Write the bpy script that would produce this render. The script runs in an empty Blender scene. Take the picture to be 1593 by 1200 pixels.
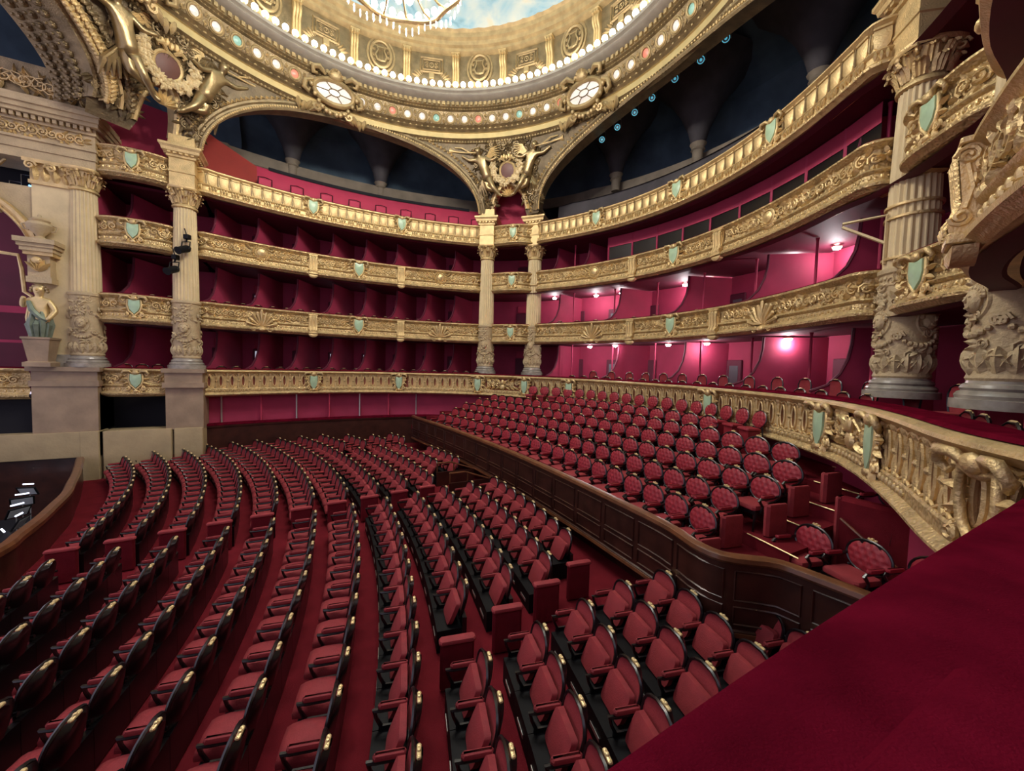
import bpy, math, random
import numpy as np
from mathutils import Matrix, Vector

random.seed(7)
PI = math.pi
sin, cos, rad = math.sin, math.cos, math.radians
scene = bpy.context.scene
COL = scene.collection

# ------------------------------------------------------------------ camera
CAM = Vector((-2.385, -11.2, 4.5))
YAW, PITCH, ROLL, FPX = rad(28.09), rad(2.78), rad(1.55), 600.0
_r0 = Vector((cos(YAW), -sin(YAW), 0))
_fw = Vector((sin(YAW) * cos(PITCH), cos(YAW) * cos(PITCH), -sin(PITCH)))
_u0 = Vector((sin(YAW) * sin(PITCH), cos(YAW) * sin(PITCH), cos(PITCH)))
_rt = cos(ROLL) * _r0 + sin(ROLL) * _u0
_up = -sin(ROLL) * _r0 + cos(ROLL) * _u0
cam_data = bpy.data.cameras.new('camera')
cam_data.sensor_fit = 'HORIZONTAL'
cam_data.sensor_width = 36.0
cam_data.lens = 36.0 * FPX / 1593.0
cam_data.clip_start = 0.02
cam_data.clip_end = 200
cam = bpy.data.objects.new('camera', cam_data)
cam.matrix_world = Matrix(((_rt.x, _up.x, -_fw.x, CAM.x), (_rt.y, _up.y, -_fw.y, CAM.y),
                           (_rt.z, _up.z, -_fw.z, CAM.z), (0, 0, 0, 1)))
COL.objects.link(cam)
scene.camera = cam


def seen(p, margin=40):
    """rough pixel of a world point, or None when it lies outside the frame (used only to skip hidden repeats)"""
    q = Vector(p) - CAM
    d = q.dot(_fw)
    if d < 0.2:
        return None
    x, y = 796.5 + FPX * q.dot(_rt) / d, 600 - FPX * q.dot(_up) / d
    if -margin < x < 1593 + margin and -margin < y < 1200 + margin:
        return x, y, d
    return None


# ------------------------------------------------------------------ world, exposure
world = bpy.data.worlds.new('world')
scene.world = world
world.use_nodes = True
world.node_tree.nodes['Background'].inputs[0].default_value = (0.84, 0.76, 0.96, 1)
world.node_tree.nodes['Background'].inputs[1].default_value = 0.62
scene.view_settings.view_transform = 'Standard'
scene.view_settings.look = 'None'
scene.view_settings.exposure = 0.66
scene.view_settings.gamma = 1.0
scene.view_settings.use_curve_mapping = False
GLOBE_L, CHAND_L, CHAND_W, BOX_W = 3.6, 9.0, 450.0, 30.0

# ------------------------------------------------------------------ materials
MATS = {}


def mat(name, col, rough=0.6, metal=0.0, var=0.0, vscale=8.0, bump=0.0, bscale=20.0, emit=None, estr=0.0,
        sheen=0.0, coat=0.0, voro=False, col2=None, spec=0.5):
    m = bpy.data.materials.new(name)
    m.use_nodes = True
    nt = m.node_tree
    b = nt.nodes['Principled BSDF']
    b.inputs['Base Color'].default_value = (*col, 1)
    b.inputs['Roughness'].default_value = rough
    b.inputs['Metallic'].default_value = metal
    b.inputs['Specular IOR Level'].default_value = spec
    if sheen:
        b.inputs['Sheen Weight'].default_value = sheen
        b.inputs['Sheen Roughness'].default_value = 0.45
        b.inputs['Sheen Tint'].default_value = (min(1, col[0] * 2.4), min(1, col[1] * 2 + .1), min(1, col[2] * 2 + .1), 1)
    if coat:
        b.inputs['Coat Weight'].default_value = coat
        b.inputs['Coat Roughness'].default_value = 0.25
    tc = None
    if var or bump:
        tc = nt.nodes.new('ShaderNodeTexCoord')
    if var:
        n = nt.nodes.new('ShaderNodeTexNoise')
        n.inputs['Scale'].default_value = vscale
        n.inputs['Detail'].default_value = 5
        nt.links.new(tc.outputs['Object'], n.inputs['Vector'])
        r = nt.nodes.new('ShaderNodeValToRGB')
        r.color_ramp.elements[0].position = 0.3
        r.color_ramp.elements[1].position = 0.7
        c2 = col2 or tuple(min(1, c * (1 + var)) for c in col)
        r.color_ramp.elements[0].color = (*(c * (1 - var) for c in col), 1)
        r.color_ramp.elements[1].color = (*c2, 1)
        nt.links.new(n.outputs['Fac'], r.inputs['Fac'])
        nt.links.new(r.outputs['Color'], b.inputs['Base Color'])
    if bump:
        if voro:
            t = nt.nodes.new('ShaderNodeTexVoronoi')
            t.feature = 'SMOOTH_F1'
            out = t.outputs['Distance']
        else:
            t = nt.nodes.new('ShaderNodeTexNoise')
            t.inputs['Detail'].default_value = 4
            out = t.outputs['Fac']
        t.inputs['Scale'].default_value = bscale
        nt.links.new(tc.outputs['Object'], t.inputs['Vector'])
        bm = nt.nodes.new('ShaderNodeBump')
        bm.inputs['Strength'].default_value = min(1, bump)
        bm.inputs['Distance'].default_value = 0.03
        nt.links.new(out, bm.inputs['Height'])
        nt.links.new(bm.outputs['Normal'], b.inputs['Normal'])
    if emit:
        b.inputs['Emission Color'].default_value = (*emit, 1)
        b.inputs['Emission Strength'].default_value = estr
    MATS[name] = m
    return m


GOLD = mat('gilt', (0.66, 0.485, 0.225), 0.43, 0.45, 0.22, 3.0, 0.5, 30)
GOLDR = mat('gilt_carved', (0.56, 0.41, 0.19), 0.46, 0.45, 0.25, 4.0, 0.9, 22, voro=True)  # toned below plain gilt: shade of the carved recesses put into the colour
GOLDB = mat('bright_gilt', (0.70, 0.53, 0.25), 0.34, 0.55, 0.15, 6.0, 0.3, 40)
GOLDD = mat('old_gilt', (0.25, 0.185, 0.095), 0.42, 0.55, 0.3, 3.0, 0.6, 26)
BRONZE = mat('bronze_gilt', (0.32, 0.235, 0.115), 0.32, 0.7, 0.2, 5.0, 0.2, 20)
CREAM = mat('cream_stone', (0.66, 0.525, 0.29), 0.62, 0.0, 0.12, 1.6, 0.25, 12)
STONE = mat('tan_stone', (0.50, 0.385, 0.215), 0.6, 0.05, 0.15, 2.0, 0.6, 18)
DADO = mat('dado_stone', (0.38, 0.29, 0.15), 0.62, 0.0, 0.12, 1.6, 0.25, 12)
RINGG = mat('ring_gilt', (0.46, 0.34, 0.165), 0.45, 0.45, 0.22, 3.0, 0.5, 30)
RINGB = mat('ring_band_gilt', (0.55, 0.42, 0.19), 0.4, 0.5, 0.1, 3.0)
CORN = mat('greyish_gilt', (0.36, 0.325, 0.27), 0.4, 0.35, 0.12, 3.0)
PINKST = mat('rosy_stone', (0.33, 0.235, 0.145), 0.55, 0.0, 0.2, 2.0, 0.2, 12)
MARBLE = mat('grey_marble', (0.30, 0.27, 0.22), 0.25, 0.0, 0.3, 5.0)
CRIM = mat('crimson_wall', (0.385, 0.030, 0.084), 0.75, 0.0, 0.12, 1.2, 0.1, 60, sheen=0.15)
CRIMT = mat('bright_crimson_wall', (0.46, 0.035, 0.085), 0.75, 0.0, 0.1, 1.2, sheen=0.1)
RUST = mat('rust_red_wall', (0.26, 0.022, 0.014), 0.8, 0.0, 0.1, 1.0)
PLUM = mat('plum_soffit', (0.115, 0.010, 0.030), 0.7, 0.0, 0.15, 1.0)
VELVET = mat('red_velvet', (0.27, 0.024, 0.030), 0.75, 0.0, 0.16, 7.0, 0.15, 60, sheen=0.12)
VELVET2 = mat('tufted_velvet', (0.285, 0.016, 0.028), 0.55, 0.0, 0.15, 9.0, 0.1, 60, sheen=0.1)
RAILV = mat('rail_velvet', (0.112, 0.004, 0.0145), 0.95, 0.0, 0.30, 5.0, 0.35, 220, spec=0.0)
CARPET = mat('red_carpet', (0.160, 0.013, 0.020), 0.95, 0.0, 0.16, 3.0, 0.4, 160, spec=0.05)
WOOD = mat('dark_mahogany', (0.045, 0.014, 0.009), 0.32, 0.0, 0.35, 3.0, 0.1, 8, coat=0.3)
WOODL = mat('mahogany_rail', (0.15, 0.055, 0.022), 0.28, 0.0, 0.3, 4.0, coat=0.4)
EBONY = mat('black_lacquer', (0.006, 0.005, 0.006), 0.3, 0.0, coat=0.25)
BLACK = mat('black_metal', (0.005, 0.005, 0.006), 0.6, 0.0, spec=0.2)
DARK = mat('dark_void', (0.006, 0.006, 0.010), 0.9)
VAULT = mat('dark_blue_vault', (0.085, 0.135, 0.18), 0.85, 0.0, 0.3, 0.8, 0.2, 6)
VAULTP = mat('dusky_vault_pier', (0.060, 0.054, 0.060), 0.8, 0.0, 0.25, 1.5)
LEDGE = mat('grey_brown_ledge', (0.25, 0.21, 0.155), 0.75, 0.0, 0.2, 1.5)
ENAMEL = mat('pale_green_enamel', (0.40, 0.56, 0.36), 0.3, 0.0, 0.08, 8.0)
CORAL = mat('coral_enamel', (0.80, 0.26, 0.18), 0.35, 0.0, 0.1, 20)
TURQ = mat('turquoise_enamel', (0.28, 0.52, 0.44), 0.35, 0.0, 0.1, 20)
PEARL = mat('pearl_glass', (0.80, 0.76, 0.72), 0.2, 0.0, 0.06, 20)
DISC = mat('maroon_disc', (0.115, 0.038, 0.026), 0.5, 0.0, 0.1, 6)
STEEL = mat('pale_steel', (0.55, 0.56, 0.52), 0.35, 0.8)
BRASS = mat('polished_brass', (0.85, 0.66, 0.32), 0.35, 0.35)
RBROWN = mat('russet_panel', (0.27, 0.075, 0.04), 0.7, 0.0, 0.15, 6)
GLOBE = mat('lit_globe', (1, 1, 1), 0.4, emit=(1.0, 0.93, 0.84), estr=GLOBE_L)
CRYS = mat('lit_crystal', (1, 1, 1), 0.2, emit=(1.0, 0.95, 0.88), estr=CHAND_L)
CRYSD = mat('crystal', (0.85, 0.86, 0.88), 0.12, 0.3)
LAMP = mat('lit_box_lamp', (1, 1, 1), 0.4, emit=(0.98, 0.95, 1.0), estr=30.0)
TEAL = mat('teal_lens', (0.1, 0.35, 0.4), 0.3, emit=(0.10, 0.45, 0.60), estr=0.5)
BLUEL = mat('blue_stage_light', (0.1, 0.3, 0.6), 0.4, emit=(0.12, 0.42, 1.0), estr=4.0)
WHITEL = mat('white_strip_light', (1, 1, 1), 0.4, emit=(0.75, 0.82, 1.0), estr=1.6)
PAPER = mat('sheet_paper', (0.62, 0.68, 0.68), 0.8)
SILVER = mat('spot_housing', (0.16, 0.19, 0.2), 0.4, 0.6)


def painting():
    m = bpy.data.materials.new('painted_ceiling')
    m.use_nodes = True
    nt = m.node_tree
    b = nt.nodes['Principled BSDF']
    tc = nt.nodes.new('ShaderNodeTexCoord')
    n = nt.nodes.new('ShaderNodeTexNoise')
    n.inputs['Scale'].default_value = 0.55
    n.inputs['Detail'].default_value = 6
    n.inputs['Distortion'].default_value = 1.2
    nt.links.new(tc.outputs['Object'], n.inputs['Vector'])
    r = nt.nodes.new('ShaderNodeValToRGB')
    e = r.color_ramp.elements
    e[0].position, e[0].color = 0.30, (0.12, 0.30, 0.42, 1)
    e[1].position, e[1].color = 0.62, (0.62, 0.70, 0.66, 1)
    k = e.new(0.45)
    k.color = (0.33, 0.55, 0.66, 1)
    k = e.new(0.75)
    k.color = (0.75, 0.66, 0.45, 1)
    nt.links.new(n.outputs['Fac'], r.inputs['Fac'])
    nt.links.new(r.outputs['Color'], b.inputs['Base Color'])
    b.inputs['Roughness'].default_value = 0.8
    return m


PAINT = painting()


# ------------------------------------------------------------------ mesh helpers
class MB:
    def __init__(s):
        s.v, s.f = [], []

    def add(s, v, f):
        o = len(s.v)
        s.v += [tuple(p) for p in v]
        s.f += [tuple(i + o for i in q) for q in f]
        return s

    def grid(s, rows, cu=False, cv=False):
        n, m = len(rows), len(rows[0])
        v = [p for r in rows for p in r]
        f = []
        for i in range(n if cu else n - 1):
            for j in range(m if cv else m - 1):
                a, b = i * m + j, i * m + (j + 1) % m
                c, d = ((i + 1) % n) * m + (j + 1) % m, ((i + 1) % n) * m + j
                f.append((a, b, c, d))
        return s.add(v, f)

    def box(s, x0, x1, y0, y1, z0, z1, M=None):
        v = [(x0, y0, z0), (x1, y0, z0), (x1, y1, z0), (x0, y1, z0), (x0, y0, z1), (x1, y0, z1), (x1, y1, z1), (x0, y1, z1)]
        if M is not None:
            v = [tuple(M @ Vector(p)) for p in v]
        return s.add(v, [(0, 3, 2, 1), (4, 5, 6, 7), (0, 1, 5, 4), (1, 2, 6, 5), (2, 3, 7, 6), (3, 0, 4, 7)])

    def bbox(s, x0, x1, y0, y1, z0, z1, c=0.02):
        """box with its vertical and top edges chamfered"""
        def ring(i, z):
            return [(x0 + i + c, y0 + i, z), (x1 - i - c, y0 + i, z), (x1 - i, y0 + i + c, z), (x1 - i, y1 - i - c, z),
                    (x1 - i - c, y1 - i, z), (x0 + i + c, y1 - i, z), (x0 + i, y1 - i - c, z), (x0 + i, y0 + i + c, z)]
        R = [ring(c * .6, z0), ring(0, z0 + c * .6), ring(0, z1 - c), ring(c * .35, z1 - c * .3), ring(c, z1)]
        o = len(s.v)
        s.grid(R, cv=True)
        s.f.append(tuple(o + i for i in range(7, -1, -1)))
        s.f.append(tuple(o + 32 + i for i in range(8)))
        return s

    def lathe(s, prof, n=24, cx=0, cy=0, a0=0, a1=2 * PI, mod=None):
        full = abs(a1 - a0 - 2 * PI) < 1e-6
        rows = []
        for r, z in prof:
            row = []
            for k in range(n if full else n + 1):
                a = a0 + (a1 - a0) * k / n
                rr = r * (mod(a, z) if mod else 1)
                row.append((cx + rr * cos(a), cy + rr * sin(a), z))
            rows.append(row)
        return s.grid(rows, cv=full)

    def tube(s, pts, r, n=6, cap=True, closed=False):
        pts = [Vector(p) for p in pts]
        m = len(pts)
        rows = []
        prev = None
        for i, p in enumerate(pts):
            if closed:
                t = (pts[(i + 1) % m] - pts[i - 1])
            else:
                t = pts[min(i + 1, m - 1)] - pts[max(i - 1, 0)]
            if t.length < 1e-9:
                t = Vector((0, 0, 1))
            t.normalize()
            if prev is None:
                a = Vector((0, 0, 1)) if abs(t.z) < 0.9 else Vector((1, 0, 0))
                x = t.cross(a).normalized()
            else:
                x = (prev - t * prev.dot(t))
                x = x.normalized() if x.length > 1e-6 else t.orthogonal().normalized()
            prev = x
            y = t.cross(x)
            rr = r[i] if isinstance(r, (list, tuple)) else r
            rows.append([tuple(p + (x * cos(2 * PI * k / n) + y * sin(2 * PI * k / n)) * rr) for k in range(n)])
        o = len(s.v)
        s.grid(rows, cu=closed, cv=True)
        if cap and not closed:
            s.f.append(tuple(o + k for k in range(n - 1, -1, -1)))
            s.f.append(tuple(o + (m - 1) * n + k for k in range(n)))
        return s

    def ball(s, c, r, nu=8, nv=5):
        rx, ry, rz = (r, r, r) if not isinstance(r, (tuple, list)) else r
        rows = []
        for j in range(nv + 1):
            a = PI * (j + 0.02) / (nv + 0.04) - PI / 2
            rows.append([(c[0] + rx * cos(a) * cos(2 * PI * k / nu), c[1] + ry * cos(a) * sin(2 * PI * k / nu), c[2] + rz * sin(a)) for k in range(nu)])
        return s.grid(rows, cv=True)

    def prism(s, poly, y0, y1, dome=0.0):
        """polygon in x,z extruded along y; dome raises the middle of the front face (towards y1)"""
        n = len(poly)
        v = [(x, y0, z) for x, z in poly] + [(x, y1, z) for x, z in poly]
        f = [(i, (i + 1) % n, n + (i + 1) % n, n + i) for i in range(n)]
        f.append(tuple(range(n - 1, -1, -1)))
        if dome:
            cx, cz = sum(p[0] for p in poly) / n, sum(p[1] for p in poly) / n
            v += [((x + cx) / 2, y1 + dome * .8, (z + cz) / 2) for x, z in poly] + [(cx, y1 + dome, cz)]
            f += [(n + i, n + (i + 1) % n, 2 * n + (i + 1) % n, 2 * n + i) for i in range(n)]
            f += [(2 * n + i, 2 * n + (i + 1) % n, 3 * n) for i in range(n)]
        else:
            f.append(tuple(range(n, 2 * n)))
        return s.add(v, f)

    def xf(s, M):
        s.v = [tuple(M @ Vector(p)) for p in s.v]
        return s

    def join(s, o, M=None):
        return s.add(o.v if M is None else [tuple(M @ Vector(p)) for p in o.v], o.f)

    def mesh(s, name, m, smooth=35):
        me = bpy.data.meshes.new(name)
        me.from_pydata(s.v, [], s.f)
        me.materials.append(m)
        if smooth:
            me.polygons.foreach_set('use_smooth', [True] * len(me.polygons))
            me.set_sharp_from_angle(angle=rad(smooth))
        me.update()
        return me


W = {}
I4 = Matrix.Identity(4)


def link(name, data, M=None, parent=None):
    o = bpy.data.objects.new(name, data)
    M = I4 if M is None else M
    o.matrix_basis = M
    if parent is not None:
        o.parent = parent
        o.matrix_parent_inverse = W[parent].inverted()
    W[o] = M
    COL.objects.link(o)
    return o


def obj(name, mb, m, parent=None, M=None, smooth=35):
    return link(name, mb.mesh(name, m, smooth) if isinstance(mb, MB) else mb, M, parent)


def tag(o, label=None, cat=None, group=None, kind=None):
    if label:
        o['label'] = label
    if cat:
        o['category'] = cat
    if group:
        o['group'] = group
    if kind:
        o['kind'] = kind
    return o


def thing(name, label, cat, M=None, group=None):
    return tag(link(name, None, M), label, cat, group)


def struct(name, mb, m, smooth=35, parent=None, label=None):
    o = obj(name, mb, m, parent, smooth=smooth)
    if parent is None:
        tag(o, kind='structure', label=label)
    return o


def T(x, y, z=0, rz=0):
    return Matrix.Translation((x, y, z)) @ Matrix.Rotation(rz, 4, 'Z')


ORD = ['', 'first', 'second', 'third', 'fourth', 'fifth', 'sixth', 'seventh', 'eighth', 'ninth', 'tenth', 'eleventh', 'twelfth',
       'thirteenth', 'fourteenth', 'fifteenth', 'sixteenth', 'seventeenth', 'eighteenth', 'nineteenth', 'twentieth',
       'twenty-first', 'twenty-second', 'twenty-third', 'twenty-fourth', 'twenty-fifth', 'twenty-sixth', 'twenty-seventh', 'twenty-eighth', 'twenty-ninth', 'thirtieth']



def nth(n):
    if n < len(ORD):
        return ORD[n]
    return '%d%s' % (n, 'th' if 10 < n % 100 < 14 else {1: 'st', 2: 'nd', 3: 'rd'}.get(n % 10, 'th'))


# ------------------------------------------------------------------ plan curves (hall centre at 0,0; stage towards -X; the camera's side is -Y)
class Path:
    """plan polyline resampled evenly; n points into the hall (right of travel)"""
    def __init__(s, pts, step=0.12, smooth=True):
        P = np.array(pts, float)
        if smooth and len(P) > 2:
            Q = []
            E = np.vstack([2 * P[0] - P[1], P, 2 * P[-1] - P[-2]])
            for i in range(1, len(E) - 2):
                p0, p1, p2, p3 = E[i - 1], E[i], E[i + 1], E[i + 2]
                k = max(2, int(np.linalg.norm(p2 - p1) / (step * .5)))
                for t in np.arange(k) / k:
                    Q.append(.5 * ((2 * p1) + (-p0 + p2) * t + (2 * p0 - 5 * p1 + 4 * p2 - p3) * t * t + (-p0 + 3 * p1 - 3 * p2 + p3) * t ** 3))
            Q.append(E[-2])
            P = np.array(Q)
        L = np.concatenate([[0], np.cumsum(np.linalg.norm(np.diff(P, axis=0), axis=1))])
        s.len = float(L[-1])
        n = max(2, int(round(s.len / step)))
        S = np.linspace(0, s.len, n + 1)
        s.S = S
        s.P = np.stack([np.interp(S, L, P[:, 0]), np.interp(S, L, P[:, 1])], 1)
        Tn = np.gradient(s.P, axis=0)
        Tn /= np.linalg.norm(Tn, axis=1)[:, None]
        s.T = Tn
        s.N = np.stack([Tn[:, 1], -Tn[:, 0]], 1)

    def at(s, d):
        x, y = np.interp(d, s.S, s.P[:, 0]), np.interp(d, s.S, s.P[:, 1])
        nx, ny = np.interp(d, s.S, s.N[:, 0]), np.interp(d, s.S, s.N[:, 1])
        l = math.hypot(nx, ny)
        return float(x), float(y), float(nx / l), float(ny / l)

    def frame(s, d, z, out=0.0):
        """matrix: local x along the front (to the left as the hall sees it), y into the hall, z up"""
        x, y, nx, ny = s.at(d)
        return Matrix(((ny, nx, 0, x + nx * out), (-nx, ny, 0, y + ny * out), (0, 0, 1, z), (0, 0, 0, 1)))

    def near(s, x, y):
        return float(s.S[np.argmin((s.P[:, 0] - x) ** 2 + (s.P[:, 1] - y) ** 2)])


def sweep(mb, path, prof, i0=0, i1=None):
    P, N = path.P[i0:i1], path.N[i0:i1]
    mb.grid([[(p[0] + n[0] * o, p[1] + n[1] * o, z) for o, z in prof] for p, n in zip(P, N)])
    return mb


def sidey(x):
    return 10.4 - (x / 6.3) ** 2 * 1.05


SIDE = Path([(-6.42, 9.95), (-6.4, 9.6), (-6.15, 9.36)] + [(x, sidey(x)) for x in np.linspace(-5.6, 5.6, 9)] + [(6.15, 9.36), (6.4, 9.6), (6.42, 9.95)])


def pol(R, deg):
    return R * cos(rad(deg)), R * sin(rad(deg))


REAR = Path([(9.35, 7.4), (9.02, 7.3), (8.85, 7.0)] + [pol(11.1 + .12 * (abs(a) / 36) ** 4, a) for a in np.linspace(36, -36, 13)] + [(8.85, -7.0), (9.02, -7.3), (9.35, -7.4)])
BAYE = Path([(-9.28, 9.5), (-9.2, 9.2), (-8.8, 9.02), (-8.22, 8.95), (-7.65, 9.02), (-7.25, 9.2), (-7.17, 9.5)], .08)
BAYB = Path([(7.05, 9.35), (7.0, 8.95), (7.35, 8.45), (7.78, 8.0), (8.3, 7.72), (8.75, 7.75), (9.0, 8.1)], .08)
BAYC = Path([(9.0, -8.1), (8.55, -7.85), (8.1, -8.0), (7.6, -8.5), (7.2, -9.0), (7.1, -9.4), (7.2, -9.7)], .08)
NEARS = Path([(6.5, -9.95), (6.3, -9.58), (5.6, -9.56), (4.6, -9.7), (3.6, -9.93), (2.6, -10.33), (1.4, -10.9), (0.2, -11.25)])
TIER = Path([(-9.9, 9.6), (-7.2, 9.6), (-6.3, 9.5)] + [(x, sidey(x) + .05) for x in np.linspace(-5.2, 5.2, 9)] + [(6.3, 9.5), (7.1, 9.0), (8.2, 8.0), (8.9, 7.1)]
            + [pol(11.15, a) for a in np.linspace(34, -34, 12)] + [(8.9, -7.1), (8.2, -8.0), (7.1, -9.0), (6.3, -9.45), (5.0, -9.55), (3.8, -9.85), (2.6, -10.4), (1.4, -11.0), (0.2, -11.4)], .25)
_bt = [(-101, 11.06), (-95, 10.9), (-89, 10.84), (-82, 10.72), (-75, 10.46), (-66, 10.2), (-57, 10.09), (-49, 9.98), (-37, 9.69), (-21, 9.38), (-7, 9.15), (7, 9.15), (21, 9.38), (37, 9.69), (49, 9.98),
       (57, 10.09), (66, 10.2), (80, 10.45), (90, 10.55), (100, 10.6), (112, 10.8), (124, 11.15)]
BAL = Path([pol(R, a) for a, R in reversed(_bt) if a >= -70] + [(2.75, -10.08), (2.05, -10.62), (1.35, -11.25)])
Z1, Z2, Z3, Z4 = 4.03, 6.88, 9.75, 12.36     # rail tops of the four tiers
EYE = 4.5
COLS = {'E': (-9.71, 9.33), 'A': (-6.755, 9.3), 'B': (6.755, 9.3), 'F': (9.02, 7.8), 'C': (9.02, -7.77), 'D': (6.76, -9.66)}
FOOT = 4.06


def floor_z(x):
    return -0.1 + 0.025 * (x + 6.5)

# ------------------------------------------------------------------ ornament meshes (local: x across, y towards the hall, z up)


def spiral(cx, cz, r, turns=1.6, a0=0.0, hand=1, th=0.02, y=0.02, n=16):
    return [(cx + hand * r * (1 - k / n * .85) * cos(a0 + 2 * PI * turns * k / n), y + 0.012 * sin(PI * k / n), cz + r * (1 - k / n * .85) * sin(a0 + 2 * PI * turns * k / n)) for k in range(n + 1)]


def leaf(mb, x, z, ang, L, w, y=0.01, h=0.03):
    """raised, ribbed, pointed leaf lying on the x,z plane"""
    c, s_ = cos(ang), sin(ang)
    rows = []
    for u, ww, hh in ((0, .35, .1), (.25, .9, .7), (.5, 1.0, 1.0), (.78, .62, .9), (1.0, .06, .45)):
        row = []
        for v, q in ((-1, 0), (0, 1), (1, 0)):
            uu, vv = L * u, w * .5 * ww * v
            row.append((x + c * uu - s_ * vv, y + h * hh * q, z + s_ * uu + c * vv))
        rows.append(row)
    mb.grid(rows)


def frond(L=1.3, h=0.30, n=9, hand=1):
    mb = MB()
    st = [(hand * L * t, 0.02, -h * .35 + h * .75 * sin(t * 1.7)) for t in np.linspace(0, 1, 9)]
    mb.tube(st, [0.022 - .014 * i / 8 for i in range(9)], 4)
    for k in range(n):
        t = .1 + .85 * k / n
        x, _, z = (hand * L * t, 0, -h * .35 + h * .75 * sin(t * 1.7))
        l = h * (.95 - .5 * t)
        leaf(mb, x, z, (.75 if hand > 0 else PI - .75), l, .07, .01, .05)
        leaf(mb, x, z, (-.65 if hand > 0 else PI + .65), l * .8, .07, .01, .05)
    return mb


def shell_fan():
    mb = MB()
    for k in range(9):
        a = rad(90 + (k - 4) * 19)
        L = .40 if k % 2 == 0 else .36
        mb.tube([(0.06 * cos(a), .03, -.34 + .05), (L * .55 * cos(a) * 1.05, .10, -.34 + L * .6 * sin(a)), (L * cos(a) * 1.15, .07, -.34 + L * 1.45 * sin(a) if abs(k - 4) < 4 else -.2)], [.02, .035, .05], 5)
        mb.ball((L * cos(a) * 1.15, .08, -.34 + L * 1.45 * sin(a) if abs(k - 4) < 4 else -.2), (.05, .04, .05), 6, 4)
    for hnd in (1, -1):
        mb.tube(spiral(hnd * .26, -.42, .10, 1.3, PI / 2, hnd, y=.06, n=10), .022, 5)
    mb.ball((0, .09, -.42), (.12, .06, .07), 8, 5)
    return mb


SHIELD_POLY = [(-.16, .22), (-.05, .19), (.05, .19), (.16, .22), (.17, .0), (.13, -.16), (0, -.32), (-.13, -.16), (-.17, .0)]


def cartouche():
    mb = MB()
    pts = [(x * 1.35, .06, z * 1.28) for x, z in SHIELD_POLY]
    mb.tube(pts, .045, 6, closed=True)
    for hnd in (1, -1):
        mb.tube([(hnd * .10, .08, .30), (hnd * .2, .14, .40), (hnd * .36, .16, .40), (hnd * .44, .12, .28), (hnd * .36, .08, .2), (hnd * .29, .08, .26)], [.03, .055, .06, .05, .035, .02], 6)
        for k in range(4):
            leaf(mb, hnd * (.2 - .02 * k), .05 - .13 * k, (0.15 - .5 * k) if hnd > 0 else PI - .15 + .5 * k, .26, .12, .04, .08)
        mb.tube(spiral(hnd * .26, -.36, .09, 1.4, PI / 2, hnd, y=.08, n=10), .028, 5)
    mb.ball((0, .11, .34), (.12, .07, .10), 8, 5)
    mb.ball((0, .08, -.46), (.1, .06, .07), 8, 5)
    for k in range(5):
        leaf(mb, 0, -.44, rad(-90 + (k - 2) * 32), .17, .09, .05, .05)
    return mb


def console(h=1.05, w=.34):
    mb = MB()
    prof = [(.02, 0), (.13, -.04), (.16, -.12), (.14, -.3), (.12, -.5), (.15, -.62), (.2, -.7), (.18, -.78)]
    for k in range(5):
        x = (k - 2) * w / 5
        rows = []
        for y, z in prof:
            y2 = y + (.02 if k % 2 == 0 else 0)
            rows.append([(x - w / 10, y2, z * h), (x - w / 22, y2 + .018, z * h), (x + w / 22, y2 + .018, z * h), (x + w / 10, y2, z * h)])
        mb.grid(rows)
    mb.grid([[(-w / 2, -.02, z * h), (-w / 2, y, z * h)] for y, z in prof])
    mb.grid([[(w / 2, y, z * h), (w / 2, -.02, z * h)] for y, z in prof])
    mb.bbox(-w * .56, w * .56, -.02, .2, -.86 * h, -.76 * h, .02)
    n = 8
    mb.prism([(.2 * cos(PI + PI * k / n), -.88 * h + .16 * sin(PI + PI * k / n)) for k in range(n + 1)], 0, .16, .03)
    mb.bbox(-w * .6, w * .6, -.02, .16, -.03, .03, .015)
    for sx in (-1, 1):
        for (cy, cz, r, hd) in ((.10, -.13 * h, .085, 1), (.12, -.64 * h, .075, -1)):
            mb.tube([(sx * w * .53, cy + r * (1 - .85 * k / 14) * cos(2 * PI * 1.6 * k / 14), cz + hd * r * (1 - .85 * k / 14) * sin(2 * PI * 1.6 * k / 14)) for k in range(15)], .02, 5)
        mb.tube([(sx * w * .53, .1, -.2 * h), (sx * w * .53, .06, -.4 * h), (sx * w * .53, .1, -.57 * h)], .02, 5)
        leaf_pts = [(-.22, .03), (-.33, .05), (-.46, .03)]
        for zz, yy in leaf_pts:
            mb.ball((sx * w * .52, yy, zz * h), (.03, .035, .06), 6, 4)
    return mb


def wreath():
    mb = MB()
    n = 18
    for k in range(n):
        a = 2 * PI * k / n
        leaf(mb, .24 * cos(a), .24 * sin(a), a + 1.0, .16, .09, .04, .06)
        leaf(mb, .20 * cos(a), .20 * sin(a), a + 2.1, .13, .07, .06, .05)
    mb.tube([(.2 * cos(2 * PI * k / 16), .05, .2 * sin(2 * PI * k / 16)) for k in range(16)], .03, 5, closed=True)
    for hnd in (1, -1):
        for k in range(3):
            mb.tube(spiral(hnd * (.42 + .2 * k), -.05 + .08 * (k % 2), .09, 1.4, 0, hnd, y=.05, n=10), .022, 4)
            leaf(mb, hnd * (.35 + .2 * k), -.1, (-.7 if hnd > 0 else PI + .7), .25, .1, .02, .07)
            leaf(mb, hnd * (.35 + .2 * k), .1, (.7 if hnd > 0 else PI - .7), .22, .1, .02, .07)
    return mb


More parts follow.
